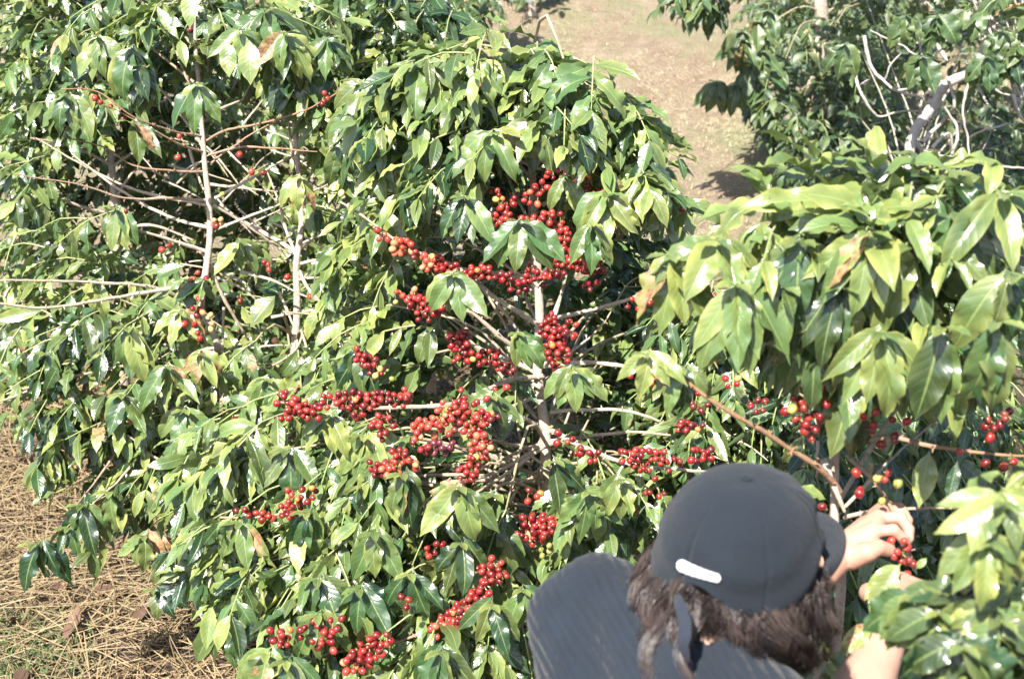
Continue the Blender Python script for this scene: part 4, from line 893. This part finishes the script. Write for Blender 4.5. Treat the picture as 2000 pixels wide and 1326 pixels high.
def person():
    H = P(1440, 1104, 1.60)
    SL = np.array([.100, 1.385, 1.395]); SR = SL + np.array([.643, -.766, -.10]) * .35; Mid = (SL + SR) / 2
    pelvis = Mid - F3 * .20 - ZUP * .46
    EL = np.array([.255, 1.50, 1.215]); ER = P(1635, 1470, 1.70)
    WL = P(1640, 1077, 1.95); WR = P(1748, 1192, 1.86)
    skin = skin_material()
    bm = bmesh.new()
    # head, face, neck
    hf = nrm(F3 * .95 - ZUP * .3); hu = nrm(ZUP * .95 + F3 * .3)
    ax = (hf, L3, hu)
    hd = lambda x, y, z: H + hf * x + L3 * y + hu * z
    ellip(bm, hd(-.005, 0, .005), ax, (.087, .073, .090)); ellip(bm, hd(.022, 0, -.055), ax, (.066, .058, .075)); ellip(bm, hd(.062, 0, -.105), ax, (.024, .026, .02))
    capsule(bm, hd(.086, 0, -.010), .008, hd(.108, 0, -.045), .012, 12); ellip(bm, hd(.100, .011, -.047), ax, (.009, .007, .006)); ellip(bm, hd(.100, -.011, -.047), ax, (.009, .007, .006))
    ellip(bm, hd(.084, 0, -.072), ax, (.010, .025, .006)); ellip(bm, hd(.082, 0, -.082), ax, (.011, .021, .006))
    for s in (-1, 1):
        ellip(bm, hd(.082, s * .031, .008), ax, (.012, .022, .006)); ellip(bm, hd(.076, s * .031, -.012), ax, (.013, .014, .011)); ellip(bm, hd(.058, s * .043, -.042), ax, (.026, .020, .020))
        ellip(bm, hd(-.004, s * .077, -.022), ax, (.018, .008, .030)); ellip(bm, hd(-.010, s * .083, -.012), ax, (.010, .006, .018))
    capsule(bm, hd(-.02, 0, -.06), .054, Mid + ZUP * .02, .062)
    # torso, legs
    chest = Mid - F3 * .04 - ZUP * .13
    ellip(bm, chest, (F3, L3, ZUP), (.105, .165, .17)); ellip(bm, (chest + pelvis) / 2, (F3, L3, ZUP), (.098, .142, .17)); ellip(bm, pelvis, (F3, L3, ZUP), (.115, .165, .12))
    capsule(bm, SL, .060, Mid, .075); capsule(bm, SR, .060, Mid, .075)
    for s in (-1, 1):
        hip = pelvis + L3 * s * .085 - ZUP * .04; foot = np.array([pelvis[0], pelvis[1], 0]) + L3 * s * .11 + F3 * (.02 + .06 * s)
        g = float(gz(foot[0], foot[1])); knee = np.array([*(hip[:2] * .5 + foot[:2] * .5), .47 + g]) + F3 * .03; ank = np.array([foot[0], foot[1], g + .085])
        capsule(bm, hip, .088, knee, .057); capsule(bm, knee, .056, (knee + ank) / 2 - F3 * .015 + ZUP * .06, .054); capsule(bm, (knee + ank) / 2 - F3 * .015 + ZUP * .06, .054, ank, .038); capsule(bm, ank - F3 * .03 - ZUP * .04, .036, ank + F3 * .14 - ZUP * .052, .028)
    # left arm and hand picking
    def arm(Sh, E, W):
        capsule(bm, Sh, .052, E, .039); m1 = E + (W - E) * .3; capsule(bm, E, .037, m1, .039); capsule(bm, m1, .039, W, .0245); 
    arm(SL, EL, WL); arm(SR, ER, WR)
    def hand(W, kn, chains, thumb, palm_r=.0135):
        for k in kn: capsule(bm, W + (k - W) * .08, .019, k, palm_r, 14)
        for i in range(len(kn) - 1): capsule(bm, kn[i], palm_r * .92, kn[i + 1], palm_r * .92, 12)
        mids = [W + (k - W) * .6 for k in kn]
        for i in range(len(mids) - 1): capsule(bm, mids[i], .015, mids[i + 1], .015, 12)
        for k, ch, r in zip(kn, chains, (.0084, .0088, .0082, .0073)):
            pr = k; rr = r * 1.06
            for j, q in enumerate(ch):
                rn = r * (1.0, .90, .76)[j]; capsule(bm, pr, rr, q, rn, 14); ellip(bm, q, (F3, L3, ZUP), (rn * 1.06,) * 3) if j < 2 else None; pr = q; rr = rn
        pr = thumb[0]; rr = .018
        for q, rn in zip(thumb[1:], (.0145, .0115, .0095)): capsule(bm, pr, rr, q, rn, 14); pr = q; rr = rn
    kn = [P(1706, 1038, 1.955), P(1716, 1012, 1.985), P(1727, 997, 2.015), P(1730, 992, 2.045)]
    ch = [[P(1745, 1034, 1.950), P(1764, 1052, 1.955), P(1771, 1070, 1.960)], [P(1759, 1010, 1.975), P(1775, 1034, 1.97), P(1776, 1052, 1.965)],
          [P(1762, 998, 2.01), P(1773, 1016, 2.0), P(1768, 1036, 1.99)], [P(1757, 990, 2.045), P(1768, 1004, 2.04), P(1766, 1020, 2.03)]]
    th = [P(1663, 1088, 1.940), P(1693, 1078, 1.925), P(1715, 1068, 1.93), P(1737, 1074, 1.942)]
    hand(WL, kn, ch, th)
    # right hand reaching into the leaves
    dR = nrm(np.array([.45, .85, -.1])); sR = nrm(np.cross(dR, ZUP)); uR = np.cross(sR, dR)
    knR = [WR + dR * .085 + sR * (-.033 + .023 * i) - uR * (.004 * abs(i - 1)) for i in range(4)]
    chR = []
    for i, k in enumerate(knR):
        l = (.040, .044, .041, .032)[i]; a = k + dR * l * .85 - uR * l * .5; b_ = a + dR * l * .25 - uR * l * .6; c_ = b_ - dR * l * .15 - uR * l * .42; chR.append([a, b_, c_])
    thR = [WR + dR * .02 - sR * .018, WR + dR * .050 - sR * .045 - uR * .012, WR + dR * .080 - sR * .050 - uR * .030, WR + dR * .100 - sR * .040 - uR * .045]
    hand(WR, knR, chR, thR)
    bd = remeshed('person', bm, .0026, .5, skin, None, 3)
    tag(bd, 'person seen from behind in dark cap and ribbed sweater, reaching to pick cherries', 'person')
    # sweater
    RIB = nrm(np.array([.83, .23, .5]))
    sw = fabric('ribbed_knit', (.020, .026, .036), 300, .95, ribs=RIB)
    bm = bmesh.new()
    ellip(bm, chest, (F3, L3, ZUP), (.118, .165, .18)); ellip(bm, (chest + pelvis) / 2, (F3, L3, ZUP), (.122, .166, .18)); ellip(bm, pelvis, (F3, L3, ZUP), (.13, .178, .10))
    capsule(bm, SL, .074, Mid, .090); capsule(bm, SR, .076, Mid, .09); capsule(bm, Mid + ZUP * .0, .088, hd(-.035, 0, -.085), .070)
    capsule(bm, SL, .072, SL * .35 + EL * .65, .066); capsule(bm, SL * .35 + EL * .65, .066, EL, .056); m1 = EL + (WL - EL) * .30; capsule(bm, EL, .056, m1, .050)
    capsule(bm, SR, .072, ER, .048); m2 = ER + (WR - ER) * .12; capsule(bm, ER, .048, m2, .045)
    capsule(bm, SL - F3 * .02, .070, chest - F3 * .04 + L3 * .05, .080)
    swo = remeshed('sweater', bm, .0065, .7, sw, bd, 40)
    # gentle folds
    V = np.zeros(len(swo.data.vertices) * 3, np.float32); swo.data.vertices.foreach_get('co', V); V = V.reshape(-1, 3)
    Nn = np.zeros(len(V) * 3, np.float32); swo.data.vertices.foreach_get('normal', Nn); Nn = Nn.reshape(-1, 3)
    q = V @ RIB; s_ = V @ L3
    V += Nn * (.0018 * np.sin(q * 75 + 2.2 * np.sin(s_ * 17)) * (.5 + .5 * np.sin(s_ * 23 + q * 11)) + .0008 * np.sin(q * 2 * math.pi / .0145 + np.sin(s_ * 30) * 1.5) + .005 * np.sin(q * 23 + s_ * 15) * np.sin(s_ * 11 + 1) + .0025 * np.sin(q * 61 - s_ * 37 + 2 * np.sin(s_ * 19)) - .0045 * np.exp(-(((V - (SL + (EL - SL) * .02)) @ nrm(EL - SL + np.array([-.05, 0, .05]))) / .0045) ** 2))[:, None]
    swo.data.vertices.foreach_set('co', V.ravel()); swo.data.update()
    # trousers
    bm = bmesh.new(); ellip(bm, pelvis - ZUP * .04, (F3, L3, ZUP), (.125, .172, .11))
    for s in (-1, 1):
        hip = pelvis + L3 * s * .085 - ZUP * .04; foot = np.array([pelvis[0], pelvis[1], 0]) + L3 * s * .11 + F3 * (.02 + .06 * s)
        g = float(gz(foot[0], foot[1])); knee = np.array([*(hip[:2] * .5 + foot[:2] * .5), .47 + g]) + F3 * .03; ank = np.array([foot[0], foot[1], g + .12])
        capsule(bm, hip, .10, knee, .072); capsule(bm, knee, .072, ank, .06)
    remeshed('trousers', bm, .008, .5, fabric('trouser_cloth', (.05, .055, .07), 300), bd)
    # ---- cap
    capm = fabric('cap_cotton', (.016, .021, .029), 500, .85)
    C0 = P(1440, 1108, 1.60)
    CF = np.array([math.cos(R(43)), math.sin(R(43)), 0]); cu = nrm(ZUP + CF * .03); cf = nrm(CF - np.dot(CF, cu) * cu); cl = np.cross(cu, cf)
    at = lambda x, y, z: C0 + cf * x + cl * y + cu * z
    nr, na = 40, 240; V = []
    def arch(a):
        d = (a - math.pi - .2) / .36; return .22 * math.sqrt(max(0, 1 - d * d)) if abs(d) < 1 else 0.
    def dome(t, a, off=0., seams=1.):
        rr = math.cos(t * math.pi / 2) ** .60 * (.935 + .065 * min(1, t / .28)); zz = math.sin(t * math.pi / 2) ** 1.05
        x = math.cos(a) * (.1035 + off) * rr; y = math.sin(a) * (.0925 + off) * rr
        z = zz * (.114 + off) - .012 * (1 - t) * (.5 - .5 * math.cos(a))           # a little lower at the back
        seam = abs(((a / (math.pi / 3)) % 1.0) - .5)                                # 0.5 at a seam line
        d = -.0034 * seams * math.exp(-((.5 - seam) / .022) ** 2) * (1 - t ** 6)
        wr = 1.7 * (.0018 * math.sin(a * 3 + t * 5) * (1 - t) + .0014 * math.sin(t * 21 + math.sin(a * 2) * 3 + a) * math.exp(-((t - .15) / .25) ** 2) + .0020 * math.sin(a * 9 + t * 14) * math.exp(-(((a + .9) % 6.283 - .0) / .9) ** 2))
        k = 1 + (d + wr) / .1
        return x * k, y * k, z
    for i in range(nr + 1):
        for j in range(na): a_ = j * 2 * math.pi / na; t0 = arch(a_); V.append(at(*dome((t0 + (1 - t0) * i / nr) * .992, a_)))
    F = [[i * na + j, i * na + (j + 1) % na, (i + 1) * na + (j + 1) % na, (i + 1) * na + j] for i in range(nr) for j in range(na)]
    base = len(V)
    for i in range(4):                                                                # turned-in hem and sweatband
        for j in range(na):
            x, y, z = dome(arch(j * 2 * math.pi / na), j * 2 * math.pi / na); k = (.99, .975, .967, .955)[i]; V.append(at(x * k, y * k, z + (-.003, -.001, .012, .025)[i]))
    F += [[0 + j, base + j, base + (j + 1) % na, (j + 1) % na] for j in range(na)]
    F += [[base + i * na + j, base + (i + 1) * na + j, base + (i + 1) * na + (j + 1) % na, base + i * na + (j + 1) % na] for i in range(3) for j in range(na)]
    top = nr * na
    F += [[top + j, top + j + 1, top + na - 2 - j, top + na - 1 - j] for j in range(0, na // 2 - 1)]
    cap = mesh_from('cap', V, F, capm, bd)
    bm = bmesh.new(); ellip(bm, at(0, 0, .1145), (cf, cl, cu), (.0075, .0075, .004)); me = bpy.data.meshes.new('button'); bm.to_mesh(me); bm.free(); me.materials.append(capm)
    bo = bpy.data.objects.new('button', me); S.collection.objects.link(bo); bo.parent = cap
    for p in me.polygons: p.use_smooth = True
    # brim: a curved stiff sheet with thickness
    V = []; F = []; nj, ni = 40, 12
    for side in (1, -1):
        for i in range(ni + 1):
            s = i / ni
            for j in range(nj + 1):
                a = (j / nj - .5) * 2 * R(63); x0 = math.cos(a) * .1025; y0 = math.sin(a) * .0905
                ext = .070 * (max(0, math.cos(a / R(63) * math.pi / 2)) ** .5)
                x = x0 + ext * s; y = y0 * (1 - .04 * s); z = .010 - .002 * s - (y / .09) ** 2 * .012 * s - .008 * s * s + side * .0013 * (1 if 0 < i < ni else .7)
                V.append(at(x, y, z))
    row = nj + 1; o2 = (ni + 1) * row
    for i in range(ni):
        for j in range(nj):
            a = i * row + j; F.append([a, a + 1, a + row + 1, a + row]); F.append([o2 + a, o2 + a + row, o2 + a + row + 1, o2 + a + 1])
    for j in range(nj): a = ni * row + j; F.append([a, a + 1, o2 + a + 1, o2 + a]); F.append([j, o2 + j, o2 + j + 1, j + 1])
    mesh_from('brim', V, F, capm, cap)
    # white rounded patch stitched on the back
    pm, nt, b = new_mat('white_patch'); b.inputs['Base Color'].default_value = (.85, .84, .84, 1); b.inputs['Roughness'].default_value = .6
    V = []; F = []; nl, nw = 40, 6; a0, hw = math.pi + .2, .30
    for side, off in ((1, .0026), (-1, .0004)):
        for i in range(nl + 1):
            s = (i / nl - .5) * 2; a = a0 + s * hw; e = abs(s)
            w_ = .0058 * (math.sqrt(max(0, 1 - max(0, (e - .80) / .20) ** 2))) + .0003 * math.sin(s * 23) + 1e-5
            for j in range(nw + 1):
                v = (j / nw - .5) * 2 * w_
                t = .30 + v / .17; x, y, z = dome(t, a, off * (1 - .3 * abs(j / nw - .5) * 2) + .0008, 0.); V.append(at(x, y, z))
    row = nw + 1; o2 = (nl + 1) * row
    for i in range(nl):
        for j in range(nw): a = i * row + j; F.append([a, a + 1, a + row + 1, a + row]); F.append([o2 + a, o2 + a + row, o2 + a + row + 1, o2 + a + 1])
        for j in (0, nw): a = i * row + j; F.append([a, a + row, o2 + a + row, o2 + a])
    mesh_from('white_patch', V, F, pm, cap)
    # closing band across the rear opening
    V = []; F = []
    for side in (1, -1):
        for i in range(25):
            a = math.pi + .2 + (i / 24 - .5) * 1.0
            for z in (-.012, .0015): V.append(at(math.cos(a) * (.0985 + side * .0012), math.sin(a) * (.088 + side * .0012), z - .002))
    for i in range(24): a = i * 2; F += [[a, a + 2, a + 3, a + 1], [50 + a, 50 + a + 1, 50 + a + 3, 50 + a + 2], [a + 1, a + 3, 50 + a + 3, 50 + a + 1], [a, 50 + a, 50 + a + 2, a + 2]]
    mesh_from('rear_band', V, F, capm, cap)
    # loose strap hanging into the hair
    sm = fabric('strap_cloth', (.028, .034, .048), 400, .8); V = []; F = []
    pl = [(1322, 1160, 1.50, 6), (1330, 1185, 1.475, 12), (1338, 1215, 1.462, 13), (1337, 1245, 1.458, 13), (1333, 1262, 1.460, 11), (1340, 1280, 1.465, 7), (1343, 1293, 1.47, 2)]
    for (x, y, d, hwid) in pl:
        for dx in (-1, -.2, 1): V.append(P(x + dx * hwid, y - dx * 2, d - (.002 if dx == -.2 else 0)))
    n0 = len(V)
    for (x, y, d, hwid) in pl:
        for dx in (-1, -.2, 1): V.append(P(x + dx * hwid, y - dx * 2, d + .002))
    for i in range(len(pl) - 1):
        for j in range(2): a = i * 3 + j; F.append([a, a + 1, a + 4, a + 3]); F.append([n0 + a, n0 + a + 3, n0 + a + 4, n0 + a + 1])
        for j in (0, 2): a = i * 3 + j; F.append([a, a + 3, n0 + a + 3, n0 + a])
    mesh_from('strap', V, F, sm, cap)
    # ---- hair
    hm, nt, b = new_mat('brown_hair'); atn = N(nt, 'ShaderNodeAttribute', attribute_name='tint'); sp = N(nt, 'ShaderNodeSeparateColor'); nt.links.new(atn.outputs['Color'], sp.inputs[0])
    nt.links.new(mix(nt, sp.outputs[0], (.005, .0035, .003), (.13, .095, .085)), b.inputs['Base Color']); b.inputs['Roughness'].default_value = .32; b.inputs['Specular IOR Level'].default_value = .7
    b.inputs['Anisotropic'].default_value = .6
    T = Tubes(); r2 = random.Random(5)
    Vb, Fb, Tb = [], [], []; cnt = 0
    for c in range(230):
        th = R(r2.uniform(42, 318)); lay = r2.random()
        lenc = r2.uniform(.085, .13) if math.sin(th) < -.25 else r2.uniform(.125, .19); ph = r2.uniform(0, 6.28); amp = r2.uniform(.010, .022); per = r2.uniform(.065, .12)
        rad = nrm(cf * math.cos(th) * .97 + cl * math.sin(th)); tan = np.cross(ZUP, rad)
        root0 = at(math.cos(th) * .094, math.sin(th) * .083, -.004 + .012 * lay + (dome(arch(th), th)[2] * r2.random() if arch(th) > 0 else 0))
        flare = r2.uniform(.006, .055) * (.4 + .6 * lay) * (.45 if math.sin(th) < -.25 else 1.0); lightness = r2.random()
        sweep = tan * r2.gauss(0, .014); curl_in = r2.uniform(.0, .05)
        for k in range(60):
            off = rad * r2.gauss(0, .005) + tan * r2.gauss(0, .0045) + ZUP * r2.gauss(0, .003); ll = lenc * r2.uniform(.7, 1.08); pj = r2.gauss(0, .10); n = 18
            s = np.linspace(0, 1, n)[:, None]; pinch = 1 - .75 * s + .35 * s * s
            pts = root0 + off * pinch + rad * (flare * 1.15 * np.sin(s * 2.2) + curl_in * s * s * -1) + sweep * s * 1.5 - ZUP * ll * s ** 1.1 \
                + tan * amp * np.sin(s * ll / per * 6.28 + ph + pj) * (s ** .5) + rad * amp * .8 * np.cos(s * ll / per * 6.28 + ph + pj) * (s ** .5)
            g = np.gradient(pts, axis=0); g /= np.linalg.norm(g, axis=1)[:, None]
            a_ = np.cross(g, rad); a_ /= np.linalg.norm(a_, axis=1)[:, None] + 1e-9; b_ = np.cross(g, a_)
            w_ = (.00036 * (1 - .6 * s))
            rg = np.stack([pts + a_ * w_, pts - a_ * w_ * .5 + b_ * w_ * .8, pts - a_ * w_ * .5 - b_ * w_ * .8], 1)
            i = np.arange(n - 1)[:, None] * 3; j = np.arange(3)[None]; j2 = (j + 1) % 3
            Vb.append(rg.reshape(-1, 3)); Fb.append(np.stack([i + j, i + j2, i + 3 + j2, i + 3 + j], -1).reshape(-1, 4) + cnt); cnt += n * 3
            Tb.append(np.full((n * 3, 3), min(1, max(0, lightness ** 1.6 * 1.1 + r2.random() * .25 - .1))))
    hair = mesh_from('hair', np.concatenate(Vb), np.concatenate(Fb), hm, bd, np.concatenate(Tb))
    bm = bmesh.new(); ellip(bm, at(-.015, 0, -.035), (cf, cl, cu), (.084, .084, .075)); ellip(bm, at(-.006, 0, .010), (cf, cl, cu), (.088, .079, .07)); ellip(bm, at(-.035, 0, -.09), (cf, cl, cu), (.075, .080, .055))
    sc = remeshed('hair_mass', bm, .006, .5, hm, hair); 
person()
